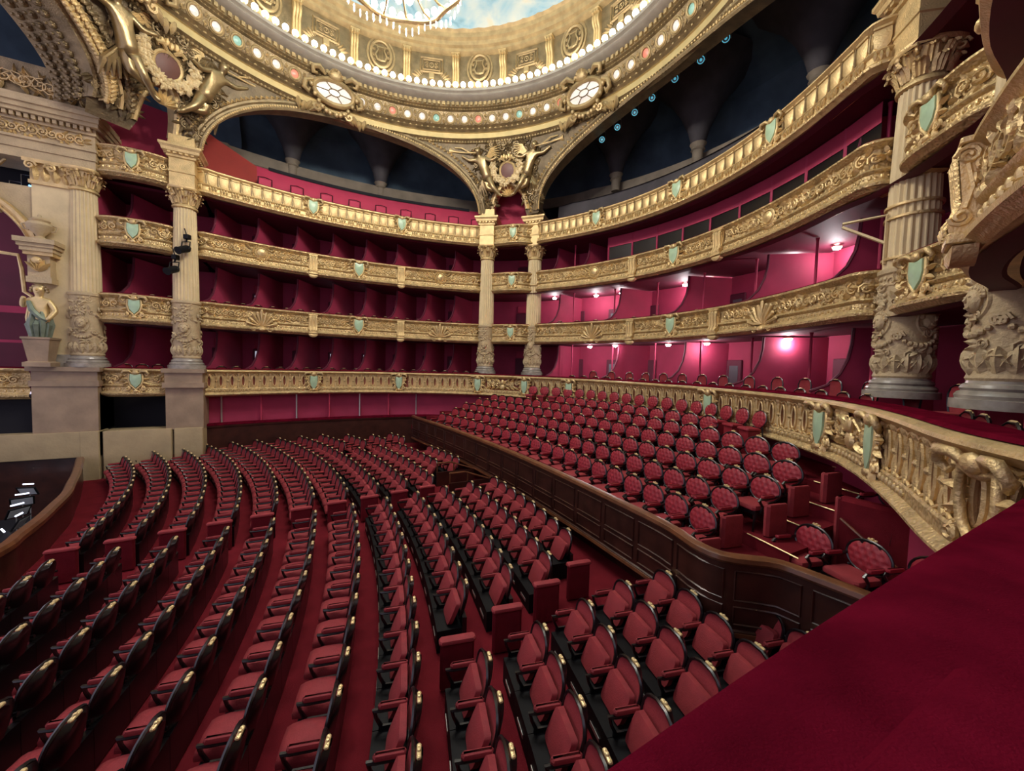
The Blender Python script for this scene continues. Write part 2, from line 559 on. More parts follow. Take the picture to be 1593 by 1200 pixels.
ME = {}
ME['frond_l'] = frond(hand=1).mesh('palm_frond', GOLD, 65)
ME['frond_r'] = frond(hand=-1).mesh('palm_frond', GOLD, 65)
ME['shell'] = shell_fan().mesh('shell_fan', GOLD, 65)
ME['cartouche'] = cartouche().mesh('cartouche', GOLD, 65)
ME['shield'] = MB().prism(SHIELD_POLY, .02, .08, .03).mesh('shield', ENAMEL, 60)
ME['console'] = console().mesh('fluted_console', GOLD)
ME['wreath'] = wreath().mesh('wreath_medallion', GOLD, 65)
ME['roundel'] = MB().prism([(.17 * cos(2 * PI * k / 14), .17 * sin(2 * PI * k / 14)) for k in range(14)], .02, .07, .05).mesh('roundel', GOLDB, 60)


def relief_scatter(path, d0, d1, z0, z1, seed, step=.26, out=0.0, skip=()):
    """carved foliage: one joined mesh of small scrolls and leaves along a frieze"""
    rnd = random.Random(seed)
    mb = MB()
    d = d0
    hnd = 1
    hh = z1 - z0
    while d < d1:
        if not any(abs(d - c) < w for c, w in skip):
            M = path.frame(d, 0, out)
            t = MB()
            zc = (z0 + z1) / 2 + rnd.uniform(-.06, .06) * hh
            t.tube(spiral(0, zc, hh * .32, 1.5, rnd.uniform(0, 6), hnd, y=.045, n=11), .026, 5, cap=False)
            for q in range(4):
                a = rnd.uniform(0, 2 * PI)
                leaf(t, .1 * cos(a), zc + hh * .2 * sin(a), a + rnd.uniform(-.5, .5), hh * .45, .10, .005, .08)
            t.ball((0, .035, zc), .035, 6, 4)
            mb.join(t, M)
            hnd = -hnd
        d += step * rnd.uniform(.9, 1.1)
    return mb


def bead_band(path, d0, d1, z, step=.10, r=.034, out=.0):
    mb = MB()
    d = d0
    k = 0
    while d < d1:
        M = path.frame(d, z, out)
        t = MB()
        if k % 2 == 0:
            t.ball((0, 0, 0), (r * 1.15, r, r * 1.5), 6, 4)
        else:
            t.ball((0, 0, 0), (r * .6, r * .8, r * .6), 5, 3)
        mb.join(t, M)
        d += step
        k += 1
    return mb


PROF_TOP = [(-.22, -.02), (-.2, 0.0), (.11, 0.0), (.15, -.03), (.15, -.07), (.10, -.10), (.06, -.15), (.01, -.17), (-.02, -.36), (.02, -.58), (.07, -.61), (.10, -.65), (.07, -.69),
            (.03, -.71), (.06, -.86), (.12, -.91), (.16, -.95), (.15, -1.0), (.08, -1.04), (.02, -1.09), (-.3, -1.1)]


def balcony(label, path, zr, style, seed, marks=True, scatter=True):
    mid = path.at(path.len / 2)
    root = thing('balcony_front', label, 'balcony', Matrix.Translation((mid[0], mid[1], zr - 1.1)))
    obj('front', sweep(MB(), path, [(o, zr + z) for o, z in PROF_TOP]), GOLDR if style != 't4' else GOLD, root)
    obj('velvet_rail', sweep(MB(), path, [(-.30, zr - .05), (-.28, zr + .03), (-.1, zr + .05), (.06, zr + .035), (.08, zr + .005), (-.3, zr - .04)]), RAILV, root)
    c = path.len / 2
    big = path.len > 8
    skip = []
    if style in ('t2', 't3'):
        if big:
            step = 2.12
            for sgn in (-1, 0, 1):
                for k in (0, 1, 2):
                    if (k == 0) != (sgn == 0):
                        continue
                    d = c + sgn * k * step
                    if k == 0:
                        ca = link('cartouche', ME['cartouche'], path.frame(d, zr - .45, .04), root)
                        link('shield', ME['shield'], path.frame(d, zr - .42, .06) @ Matrix.Scale(1.2, 4), ca)
                        skip.append((d, .55))
                    elif k == 1:
                        link('fluted_console', ME['console'], path.frame(d, zr - .12, .03), root)
                        skip.append((d, .3))
                    else:
                        if style == 't2':
                            link('shell_fan', ME['shell'], path.frame(d, zr - .45, .02) @ Matrix.Scale(1.25, 4), root)
                        else:
                            wr = link('wreath_medallion', ME['wreath'], path.frame(d, zr - .4, .02) @ Matrix.Scale(1.1, 4), root)
                            link('roundel', ME['roundel'], path.frame(d, zr - .4, .05), wr)
                        skip.append((d, .45))
                    for hnd, key in ((1, 'frond_l'), (-1, 'frond_r')):
                        if k != 1:
                            link('palm_frond', ME[key], path.frame(d - 0 + -hnd * .38, zr - .40, .02), root)
            for dd in (c - step * 2.75, c + step * 2.75):
                link('palm_frond', ME['frond_l' if dd > c else 'frond_r'], path.frame(dd, zr - .40, .02), root)
        else:
            ca = link('cartouche', ME['cartouche'], path.frame(c, zr - .45, .05) @ Matrix.Scale(.9, 4), root)
            if style == 't3' or True:
                link('shield', ME['shield'], path.frame(c, zr - .42, .07), ca)
            skip.append((c, .4))
        if scatter:
            tag(obj('carved_foliage', relief_scatter(path, .25, path.len - .25, zr - .60, zr - .15, seed, .24, .0, skip), GOLD, root), kind='stuff')
        tag(obj('beaded_moulding', bead_band(path, .1, path.len - .1, zr - .79, .095, .036, .055), GOLDB, root), kind='stuff')
    return root


# tier four: a row of urn shaped panels between slim dark uprights


def panel_mesh():
    mb = MB()
    pts = [(-.15, 0), (.15, 0), (.155, -.2), (.13, -.36), (.06, -.43), (-.06, -.43), (-.13, -.36), (-.155, -.2)]
    mb.prism(pts, -.01, .05, .035)
    mb.bbox(-.16, .16, -.01, .085, 0.0, .06, .015)
    return mb


def drop_mesh():
    mb = MB()
    for k in (-1, 0, 1):
        mb.tube([(k * .1, .05, 0), (k * .1, .075, -.1), (k * .1, .05, -.19)], [.02, .045, .015], 5)
    return mb


ME['urn_panel'] = panel_mesh().mesh('urn_panel', GOLD)
ME['drop'] = drop_mesh().mesh('drop_ornament', GOLDB)
ME['upright'] = MB().tube([(0, .02, 0), (0, .03, -.12), (0, .035, -.3), (0, .02, -.45)], [.016, .022, .03, .014], 5).mesh('upright', GOLDD)


def balcony4(label, path, zr, shields):
    root = balcony(label, path, zr, 't4', 1)
    c = path.len / 2
    n = int((path.len - .7) / .40)
    for k in range(n):
        d = .4 + (path.len - .8) * (k + .5) / n
        M = path.frame(d, zr - .19, .0)
        if not any(abs(d - s) < .3 for s in shields):
            link('urn_panel', ME['urn_panel'], M, root)
            link('drop_ornament', ME['drop'], path.frame(d, zr - .68, .03), root)
        link('upright', ME['upright'], path.frame(d + .2, zr - .18, .02), root)
    for s_ in shields:
        ca = link('cartouche', ME['cartouche'], path.frame(s_, zr - .42, .05) @ Matrix.Scale(.95, 4), root)
        link('shield', ME['shield'], path.frame(s_, zr - .38, .07) @ Matrix.Scale(1.15, 4), ca)
    tag(obj('beaded_moulding', bead_band(path, .1, path.len - .1, zr - .98, .11, .03, .15), GOLDB, root), kind='stuff')
    return root


# ------------------------------------------------------------------ the shell of the hall: floors, walls, soffits
R_MID = 11.1
# stalls floor, cut away along the curved orchestra pit
PITY = [-12.5, -8.6, -6, -4, -2, -.17, .55, 1.41, 2.52, 3.7, 6.07, 8.53, 8.7, 12.5]
PITX = [-9.75, -9.6, -8.8, -8.3, -7.85, -7.6, -7.67, -7.76, -7.95, -8.17, -8.86, -9.66, -9.75, -9.75]


def pit_x(y):
    return float(np.interp(y, PITY, PITX))


mb = MB()
mb.grid([[(pit_x(y) + (9.5 - pit_x(y)) * t, y, floor_z(pit_x(y) + (9.5 - pit_x(y)) * t)) for t in np.linspace(0, 1, 9)] for y in np.linspace(-12.5, 12.5, 60)])
fl = struct('floor', mb, CARPET, label='raked red carpet floor of the stalls')
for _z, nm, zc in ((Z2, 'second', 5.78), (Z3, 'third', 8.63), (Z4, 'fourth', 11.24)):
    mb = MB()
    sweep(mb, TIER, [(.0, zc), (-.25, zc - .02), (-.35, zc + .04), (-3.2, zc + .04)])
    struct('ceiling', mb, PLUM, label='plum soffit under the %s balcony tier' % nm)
    mb = MB()
    sweep(mb, TIER, [(-.2, _z - .95), (-3.4, _z - .85)])
    struct('floor', mb, CARPET, label='carpeted floor of the %s balcony tier' % nm)
# first tier floor (between balustrade and back wall)
mb = MB()
sweep(mb, BAL, [(-.2, Z1 - .95), (-1.6, Z1 - .95), (-1.65, Z1 - .7), (-5.5, Z1 - .7)])
struct('floor', mb, CARPET, label='carpeted floor of the first balcony tier')
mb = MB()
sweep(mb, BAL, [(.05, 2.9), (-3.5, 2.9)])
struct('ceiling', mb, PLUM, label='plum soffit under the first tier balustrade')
# back walls of each tier, joined with their partitions and doors further below
BACK = {}
for i, (z0, z1) in enumerate(((3.0, 5.85), (5.85, 8.7), (8.7, 11.3))):
    mb = MB()
    sweep(mb, TIER, [(-2.9, z0), (-2.9, z1)])
    BACK[i + 1] = struct('wall_tier_%d' % (i + 1), mb, CRIM)

# box partitions with an S-shaped front edge, angled towards the stage
_pp = [(0, 0), (0, .93), (-.12, .97), (-.42, 1.10), (-.70, 1.40), (-.88, 1.80), (-.95, 2.2), (-.97, 2.62), (-2.9, 2.62), (-2.9, 0)]
mb = MB()
n_ = len(_pp)
mb.add([(-.03, y, z) for y, z in _pp] + [(.03, y, z) for y, z in _pp],
       [tuple(range(n_)), tuple(range(2 * n_ - 1, n_ - 1, -1))] + [(i, i + n_, (i + 1) % n_ + n_, (i + 1) % n_) for i in range(n_)])
ME['partition'] = mb.mesh('partition', CRIM, 30)
mb = MB().tube([(0, y, z) for y, z in [(0.01, .93), (-.12, .98), (-.42, 1.11), (-.70, 1.41), (-.88, 1.81), (-.95, 2.2), (-.97, 2.62)]], .045, 6)
ME['partition_edge'] = mb.mesh('partition_edge', PLUM)
ME['door_panel'] = MB().bbox(-.36, .36, -.03, .04, 0, 1.95, .03).mesh('door', PLUM)
ME['door_glass'] = MB().box(-.2, .2, .04, .05, .9, 1.7).mesh('pane', SILVER)
DOORL = mat('lit_corridor', (.6, .6, .65), .5, emit=(.62, .66, .8), estr=.35)
ME['door_lit'] = MB().box(-.26, .26, .04, .05, .3, 1.85).mesh('pane', DOORL)
ME['transom'] = MB().bbox(-.3, .3, 0, .06, 0, .4, .03).mesh('panel', CRIMT)


def partition(parent, s, shift, z, hscale=1.0):
    fx, fy, nx, ny = TIER.at(s)
    bx, by, bnx, bny = TIER.at(min(TIER.len, s + shift))
    b = Vector((bx - bnx * 2.9, by - bny * 2.9, 0))
    f = Vector((fx - nx * .16, fy - ny * .16, 0))
    yv = (f - b) / 2.9
    xv = Vector((yv.y, -yv.x, 0)).normalized()
    M = Matrix(((xv.x, yv.x, 0, f.x), (xv.y, yv.y, 0, f.y), (0, 0, hscale, z), (0, 0, 0, 1)))
    p = link('partition', ME['partition'], M, parent)
    link('partition_edge', ME['partition_edge'], M, p)


def backdoor(parent, s, z, glass=False, tr=True, lit=False):
    M = TIER.frame(s, z, -2.85)
    d = link('door', ME['door_panel'], M, parent)
    if glass:
        link('pane', ME['door_lit' if lit else 'door_glass'], M, d)
    if tr:
        link('panel', ME['transom'], TIER.frame(s, z + 2.0, -2.86), parent)


sA, sB = TIER.near(-6.3, 9.5), TIER.near(6.3, 9.5)
sB2, sC = TIER.near(8.9, 7.1), TIER.near(8.9, -7.1)
sD = TIER.near(6.3, -9.45)
for tier, (z, hs) in {1: (3.1, 1.02), 2: (5.95, 1.02), 3: (8.85, .90)}.items():
    for k in range(8):
        partition(BACK[tier], sA + .1 + 1.56 * k, 1.75, z, hs)
        backdoor(BACK[tier], sA + .25 + 1.56 * k + .75, z, glass=(tier < 3 and k % 3 != 2), tr=True, lit=(k in (1, 3, 4)))
    Lr = sC - sB2
    if tier < 3:
        for k in range(5):
            partition(BACK[tier], sB2 + .45 + (Lr - .9) * k / 4.35, 1.0, z, hs)
        for k in range(8):
            backdoor(BACK[tier], sB2 + 1.3 + (Lr - 2.2) * k / 7.4, z, glass=k % 3 == 1, tr=False)
    else:
        for k in (0, 1, 4):
            partition(BACK[tier], sB2 + .3 + (Lr - .9) * (k * .55 if k < 3 else 4) / 4.35, .75, z, hs)
    for s_ in (TIER.near(-8.2, 9.6), TIER.near(7.9, 8.3), TIER.near(7.8, -8.4)):
        backdoor(BACK[tier], s_, z)
    partition(BACK[tier], TIER.near(-9.1, 9.6), 1.2, z, hs)

# slim posts standing in the rear boxes
for tier, (z0, z1) in {1: (3.1, 5.8), 2: (5.95, 8.65), 3: (8.85, 11.25)}.items():
    for k in range(7):
        s_ = sB2 + 1.6 + (sC - sB2 - 2.4) * k / 6
        x, y, nx, ny = TIER.at(s_)
        obj('post', MB().lathe([(.05, z0), (.04, z0 + .1), (.04, z1 - .1), (.06, z1)], 8, x - nx * 1.2, y - ny * 1.2), CRIM, BACK[tier])
for (x, y) in ((8.6, -9.0), (9.3, -8.3)):
    obj('post', MB().lathe([(.09, 3.1), (.07, 3.3), (.07, 5.6), (.1, 5.8)], 10, x + .5, y - .5), CRIMT, BACK[1])

# control booth windows in the rear of the third tier
bw = thing('booth_screen', 'glazed booth screen of dark panes behind the third tier of the rear bay', 'window', Matrix.Translation((11.9, 0, 9.3)))
NP = 9
for k in range(NP):
    s0 = sB2 + 3.4 + (sC - sB2 - 4.2) * k / NP
    s1 = s0 + (sC - sB2 - 4.2) / NP
    x0, y0, nx0, ny0 = TIER.at(s0)
    x1, y1, nx1, ny1 = TIER.at(s1)
    a, b = Vector((x0 - nx0 * 1.0, y0 - ny0 * 1.0, 0)), Vector((x1 - nx1 * 1.0, y1 - ny1 * 1.0, 0))
    mb = MB()
    mb.add([(a.x, a.y, 9.75), (b.x, b.y, 9.75), (b.x, b.y, 10.75), (a.x, a.y, 10.75)], [(0, 1, 2, 3)])
    obj('pane', mb, MATS['black_lacquer'], bw)
    obj('mullion', MB().box(a.x - .04, a.x + .04, a.y - .04, a.y + .04, 8.9, 11.25), CRIM, bw)
    for zz0, zz1 in ((8.9, 9.75), (10.75, 11.25)):
        mb = MB()
        mb.add([(a.x - .03, a.y, zz0), (b.x - .03, b.y, zz0), (b.x - .03, b.y, zz1), (a.x - .03, a.y, zz1)], [(0, 1, 2, 3)])
        obj('panel', mb, CRIM, bw)
    if k % 3 == 0:
        obj('screen', MB().box(a.x - .12, a.x - .1, a.y - .5, a.y - .25, 9.8, 9.95), TEAL, bw)

# fronts of the tiers
NAMES = {Z2: 'second', Z3: 'third', Z4: 'fourth'}
for z, st in ((Z2, 't2'), (Z3, 't3')):
    nm = NAMES[z]
    look = 'shells and palm fronds' if st == 't2' else 'wreaths and leaf scrolls'
    balcony('%s gilt balcony front of the far side bay with %s' % (nm, look), SIDE, z, st, 11)
    balcony('%s gilt balcony front of the rear bay with %s' % (nm, look), REAR, z, st, 12)
    balcony('%s short bulging gilt balcony between the two columns by the stage' % nm, BAYE, z, st, 13)
    balcony('%s short bulging gilt balcony between the far pair of columns' % nm, BAYB, z, st, 14)
    balcony('%s short bulging gilt balcony beside the big fluted column' % nm, BAYC, z, st, 15)
    nr = balcony('%s gilt balcony front running in from the picture edge' % nm, NEARS, z, 't4', 16)
    tag(obj('beaded_moulding', bead_band(NEARS, .02, 6.5, z - .79, .095, .038, .055), GOLDB, nr), kind='stuff')
    for s_, key, nme in ((NEARS.near(3.45, -9.82), 'console', 'fluted_console'), (NEARS.near(4.9, -9.45), 'shell', 'shell_fan')):
        link(nme, ME[key], NEARS.frame(s_, z - (.05 if key == 'console' else .45), .05) @ Matrix.Scale(1.1, 4), nr)
    tag(obj('carved_foliage', relief_scatter(NEARS, .1, 6.5, z - .62, z - .12, 5, .2, .02), GOLD, nr), kind='stuff')
c_ = SIDE.len / 2
balcony4('top gilt balcony front of the far side bay with urn panels and green shields', SIDE, Z4, [c_ - 2.12, c_ + 2.12])
c_ = REAR.len / 2
balcony4('top gilt balcony front of the rear bay with urn panels and green shields', REAR, Z4, [c_ - 4.2, c_, c_ + 4.2])
balcony('top short bulging gilt balcony between the two columns by the stage', BAYE, Z4, 't2', 23)
balcony('top short bulging gilt balcony between the far pair of columns', BAYB, Z4, 't2', 24)
balcony('first short gilt balcony between the two columns by the stage, above dark opening', BAYE, Z1, 't3', 25)

# ------------------------------------------------------------------ first tier balustrade (continuous round the hall)


def bal_module():
    mb = MB()
    n = 14
    mb.tube([(.075 * cos(2 * PI * k / n), .03, .0 + .245 * sin(2 * PI * k / n) + .0) for k in range(n)], .026, 5, closed=True)
    m = 24
    inner, outer = [], []
    for k in range(m):
        a = 2 * PI * k / m
        ca, sa = cos(a), sin(a)
        q = min(.205 / max(abs(ca), 1e-6), .33 / max(abs(sa), 1e-6))
        inner.append((.078 * ca, .015, .25 * sa))
        outer.append((q * ca, .0, q * sa))
    mb.grid([inner, outer], cv=True)
    mb.grid([[(p[0], -.06, p[2]) for p in inner], inner], cv=True)
    mb.ball((.16, .03, .0), (.05, .045, .05), 6, 4)
    mb.tube([(.16, .01, -.30), (.16, .035, -.16), (.16, .02, -.06)], [.045, .028, .02], 5)
    mb.tube([(.16, .02, .06), (.16, .035, .18), (.16, .02, .28)], [.02, .03, .045], 5)
    mb.tube([(-.16, .02, .24), (-.09, .05, .33), (.0, .05, .29), (.09, .05, .33), (.16, .02, .24)], .025, 5)
    mb.tube([(-.16, .02, -.26), (-.08, .04, -.31), (.0, .04, -.27), (.08, .04, -.31), (.16, .02, -.26)], .022, 5)
    leaf(mb, .16, .25, PI / 2, .13, .12, .05, .05)
    return mb


ME['bal'] = bal_module().mesh('baluster', GOLD)
ME['trophy'] = None


def trophy_mesh():
    mb = MB()
    rnd = random.Random(3)
    mb.ball((0, .06, .1), (.09, .08, .13), 8, 6)
    mb.ball((0, .05, -.12), (.13, .07, .14), 8, 6)
    for hnd in (1, -1):
        for k in range(3):
            mb.tube(spiral(hnd * (.24 + .24 * k), .08 - .1 * (k % 2), .12, 1.5, 1, hnd, y=.05, n=12), .026, 5)
            leaf(mb, hnd * (.16 + .22 * k), -.12, (-.5 if hnd > 0 else PI + .5), .26, .11, .03, .08)
            leaf(mb, hnd * (.16 + .22 * k), .12, (.6 if hnd > 0 else PI - .6), .24, .1, .03, .08)
        mb.tube([(hnd * .1, .07, .02), (hnd * .3, .12, .2), (hnd * .42, .08, .06)], [.03, .028, .018], 5)
    return mb


ME['trophy'] = trophy_mesh().mesh('trophy_relief', GOLDB)
bal = thing('balustrade', 'long gilt first tier balustrade curving round the whole hall with green shields', 'balustrade', Matrix.Translation((9.1, 0, 2.9)))
zr = Z1
obj('rail', sweep(MB(), BAL, [(-.22, zr - .06), (-.20, zr - .01), (.10, zr), (.15, zr - .03), (.16, zr - .07), (.11, zr - .10), (.07, zr - .15), (.02, zr - .17)]), GOLD, bal)
obj('velvet_rail', sweep(MB(), BAL, [(-.45, zr - .12), (-.44, zr + .03), (-.3, zr + .055), (.0, zr + .045), (.04, zr + .01), (-.3, zr - .06)]), RAILV, bal)
obj('back_panel', sweep(MB(), BAL, [(-.05, zr - .15), (-.05, zr - .86)]), RBROWN, bal)
obj('plinth', sweep(MB(), BAL, [(-.06, zr - .80), (.05, zr - .80), (.07, zr - .83), (.06, zr - .97), (.10, zr - 1.0), (.15, zr - 1.05), (.15, zr - 1.08), (.08, zr - 1.12), (.0, zr - 1.16), (-.4, zr - 1.16)]), GOLDR, bal)
tag(obj('lace_moulding', bead_band(BAL, .1, BAL.len - 3, zr - .90, .075, .034, .07), GOLDB, bal), kind='stuff')
sh_s = [BAL.near(*p) for p in ((-2.12, 10.6), (2.12, 10.5), (5.9, 8.2), (7.7, 6.1), (6.6, -7.45), (5.05, -9.0), (8.65, 3.6), (8.65, -3.6))]
tro = [BAL.near(6.9, 7.2), BAL.near(5.85, -8.25)]
nb = int((BAL.len - .3) / .41)
for k in range(nb):
    d = .2 + k * .41
    if any(abs(d - s_) < .34 for s_ in sh_s) or any(abs(d - s_) < .75 for s_ in tro):
        continue
    link('baluster', ME['bal'], BAL.frame(d, zr - .49, -.01), bal)
for s_ in sh_s:
    ca = link('cartouche', ME['cartouche'], BAL.frame(s_, zr - .48, .05) @ Matrix.Scale(.95, 4), bal)
    link('shield', ME['shield'], BAL.frame(s_, zr - .52, .08) @ Matrix.Diagonal((.95, 1.0, 1.3, 1)), ca)
    mbp = MB()
    for hnd in (1, -1):
        for q in range(7):
            mbp.ball((hnd * (.27 + .05 * sin(q)), .08, .22 - q * .09), .042, 6, 4)
    tag(obj('berry_swag', mbp, GOLDB, ca, BAL.frame(s_, zr - .48, .03)), kind='stuff')
link('cartouche', ME['cartouche'], BAL.frame(BAL.near(2.35, -10.38), zr - .5, .05) @ Matrix.Scale(.9, 4), bal)
for s_ in tro:
    link('trophy_relief', ME['trophy'], BAL.frame(s_, zr - .48, .0) @ Matrix.Scale(1.15, 4), bal)
    tag(obj('carved_foliage', relief_scatter(BAL, s_ - .7, s_ + .7, zr - .74, zr - .2, 77, .2), GOLD, bal), kind='stuff')

# the near stretch of velvet rail just in front of the camera
mb = MB()
NR = Path([(0.9, -10.82), (0.5, -10.84), (0.2, -10.845), (-1.45, -10.875), (-2.1, -10.9), (-2.7, -10.93)], .1)
sweep(mb, NR, [(.02, Z1 - .22), (.035, Z1 - .06), (.02, Z1), (-.05, Z1 + .02), (-.5, Z1 + .025), (-.58, Z1), (-.6, Z1 - .3)])
nrl = obj('velvet_hand_rail', mb, RAILV)
tag(nrl, 'wide dark red velvet hand rail filling the bottom corner nearest the viewer', 'rail')
# padded velvet end of the box partition lying on the rail
pd_o, pd_a, pd_b = Vector((-1.55, -11.03, 4.055)), Vector((-1.86, -11.03, 4.055)), Vector((-1.55, -11.09, 4.055))
ea, eb = (pd_a - pd_o).normalized(), (pd_b - pd_o).normalized()
rows = []
for inset, zz in ((0.0, -.02), (0.0, .022), (.012, .038), (.04, .045), (.35, .045)):
    o_ = pd_o + (ea + eb) * inset
    rows.append([tuple(o_ + ea * t + Vector((0, 0, zz))) for t in (1.2, .5, .12, .03)] + [tuple(o_ + Vector((0, 0, zz)))] +
                [tuple(o_ + eb * t + Vector((0, 0, zz))) for t in (.03, .12, .5, 1.2)])
tag(obj('arm_pad', MB().grid(rows), RAILV), 'dark red velvet arm pad with raised corner on the nearest hand rail', 'arm pad')

# ------------------------------------------------------------------ columns


def flute(a, z):
    return 1 - .055 * max(0, sin(a * 22)) ** .6 if True else 1


def col_meshes():
    out = {}
    out['base'] = MB().lathe([(.62, 0), (.62, .14), (.56, .15), (.57, .2), (.54, .25), (.50, .27), (.52, .31), (.50, .36), (.46, .38), (.45, .42)], 28).mesh('base', MARBLE)
    mb = MB().lathe([(.45, .42), (.47, .46), (.45, .52), (.44, .75), (.44, 1.6), (.45, 2.5), (.46, 2.62), (.50, 2.66), (.50, 2.74), (.45, 2.78)], 32)
    out['drum'] = mb.mesh('drum', STONE)
    rows = []
    N = 22 * 5
    for t in np.linspace(0, 1, 6):
        z = 2.78 + (6.44 - 2.78) * t
        r = .425 - .065 * t ** 1.6
        rows.append([(r * (1 - (.0, .05, .085, .05, 0)[k % 5]) * cos(2 * PI * k / N), r * (1 - (.0, .05, .085, .05, 0)[k % 5]) * sin(2 * PI * k / N), z) for k in range(N)])
    out['shaft'] = MB().grid(rows, cv=True).mesh('shaft', CREAM, 20)
    mb = MB().lathe([(.36, 6.44), (.42, 6.47), (.42, 6.53), (.37, 6.56), (.36, 6.62), (.37, 6.9), (.43, 7.12), (.46, 7.16)], 24)
    for row, (z, r, L, n) in enumerate(((6.6, .37, .32, 9), (6.78, .38, .36, 9))):
        for k in range(n):
            a = 2 * PI * (k + .5 * row) / n
            rr = [(r, z), (r + .05, z + L * .5), (r + .12, z + L * .85), (r + .19, z + L * .82), (r + .2, z + L * .68)]
            wd = [.10, .135, .12, .085, .03]
            mb.grid([[((q + b_) * cos(a) - w * sin(a) * sg, (q + b_) * sin(a) + w * cos(a) * sg, zz) for sg, b_ in ((-1, -.02), (-.6, .025), (-.3, 0), (0, .035), (.3, 0), (.6, .025), (1, -.02))] for (q, zz), w in zip(rr, wd)])
    for k in range(4):
        a = PI / 4 + PI / 2 * k
        ctr = (cos(a) * .52, sin(a) * .52)
        sp = []
        for t in np.linspace(0, 1, 12):
            ang = PI * 2.6 * t
            q = .12 * (1 - .8 * t)
            sp.append((ctr[0] + cos(a) * q * cos(ang), ctr[1] + sin(a) * q * cos(ang), 7.06 + q * sin(ang)))
        mb.tube(sp, .03, 5)
    mb2 = MB()
    for k in range(8):
        a = PI / 4 * k
        mb.ball((cos(a) * .47, sin(a) * .47, 7.12), .06, 6, 4)
    ab = []
    for z, g in ((7.14, .50), (7.18, .54), (7.24, .54)):
        ab.append([(g * 1.12 * cos(PI / 4 + PI / 2 * (k // 4) + PI / 8 * (k % 4)) * (1 - .13 * sin(PI * (k % 4) / 4)),
                    g * 1.12 * sin(PI / 4 + PI / 2 * (k // 4) + PI / 8 * (k % 4)) * (1 - .13 * sin(PI * (k % 4) / 4)), z) for k in range(16)])
    mb.grid(ab, cv=True)
    out['capital'] = mb.mesh('capital', GOLD, 60)
    # impost block above the capital
    mb = MB()
    def sq(h, z):
        return [(-h, -h, z), (h, -h, z), (h, h, z), (-h, h, z)]
    mb.grid([sq(.40, 7.22), sq(.40, 7.75), sq(.43, 7.77), sq(.43, 7.82), sq(.40, 7.84), sq(.40, 8.3), sq(.46, 8.33), sq(.46, 8.42), sq(.58, 8.5), sq(.6, 8.6), sq(.66, 8.68), sq(.66, 8.76), sq(.5, 8.78)], cv=True)
    for k in range(5):
        for sx, sy in ((0, -1), (-1, 0), (1, 0)):
            u = (k - 2) * .18
            cx, cy = (u, sy * .5) if sx == 0 else (sx * .5, u)
            mb.box(cx - .05, cx + .05, cy - .05, cy + .05, 8.42, 8.5)
    mb.grid([sq(.44, 8.78), sq(.42, 8.9), sq(.40, 9.2)], cv=True)
    out['impost'] = mb.mesh('impost_block', GOLD, 20)
    # carved lower drum: mask in a roundel, scroll swags, leaf row
    m = MB()
    m.ball((0, -.46, 1.62), (.14, .10, .19), 12, 8)
    m.tube([(0, -.54, 1.70), (0, -.572, 1.62), (0, -.55, 1.59)], [.014, .026, .018], 6)
    for hx in (-1, 1):
        m.ball((hx * .055, -.545, 1.68), (.025, .015, .015), 6, 4)
    m.tube([(-.05, -.54, 1.52), (0, -.56, 1.505), (.05, -.54, 1.52)], .014, 5)
    for k in range(9):
        a = PI * k / 8
        m.ball((.15 * cos(a), -.47 + .03 * abs(cos(a)), 1.68 + .13 * sin(a)), .05, 6, 4)
    m.tube([(.2 * cos(2 * PI * k / 18), -.44 + .05 * abs(cos(2 * PI * k / 18)) ** 2, 1.6 + .27 * sin(2 * PI * k / 18)) for k in range(18)], .03, 5, closed=True)
    out['mask'] = m.mesh('mask', STONE)
    s = MB()
    for k in range(4):
        a0 = 2 * PI * k / 4 - PI / 2
        for q in range(9):
            u = (q - 4) / 4
            a = a0 + u * .72
            z = 1.10 + .16 * u * u
            s.ball((cos(a) * .47, sin(a) * .47, z), .06 - .018 * abs(u), 6, 4)
        for sg in (-1, 1):
            a = a0 + sg * .74
            c_ = (cos(a) * .48, sin(a) * .48)
            sp = []
            for t in np.linspace(0, 1, 10):
                ang = 2 * PI * 1.3 * t
                q = .1 * (1 - .75 * t)
                sp.append((c_[0] - sin(a) * q * cos(ang), c_[1] + cos(a) * q * cos(ang), 1.3 + q * sin(ang)))
            s.tube(sp, .028, 5)
    out['swag'] = s.mesh('swag', STONE)
    l = MB()
    for k in range(16):
        a = 2 * PI * k / 16
        R = Matrix.Rotation(a + PI / 2, 4, 'Z') @ Matrix.Translation((0, -.44, .0)) @ Matrix.Rotation(PI, 4, 'Z')
        t = MB()
        leaf(t, 0, .52, PI / 2, .40, .26, 0, .09)
        leaf(t, 0.02, .58, PI / 2 - .5, .25, .1, 0.01, .06)
        leaf(t, -.02, .58, PI / 2 + .5, .25, .1, 0.01, .06)
        l.join(t, R)
    out['leaves'] = l.mesh('leaf_collar', STONE)
    u = MB()
    for k in range(4):
        a0 = 2 * PI * k / 4
        for q in range(6):
            z = 1.95 + .12 * q
            for sg in (-1, 1):
                a = a0 + sg * (.12 + .1 * sin(q * 1.3))
                u.ball((cos(a) * .45, sin(a) * .45, z), (.05, .05, .055), 6, 4)
        R = Matrix.Rotation(a0, 4, 'Z') @ Matrix.Rotation(-PI / 2, 4, 'Z')
        t = MB()
        t.tube(spiral(.0, 2.35, .12, 1.4, 0, 1, y=.45, n=10), .028, 5)
        t.tube(spiral(.22, 2.15, .09, 1.4, 2, -1, y=.42, n=10), .024, 5)
        u.join(t, R)
    rnd = random.Random(9)
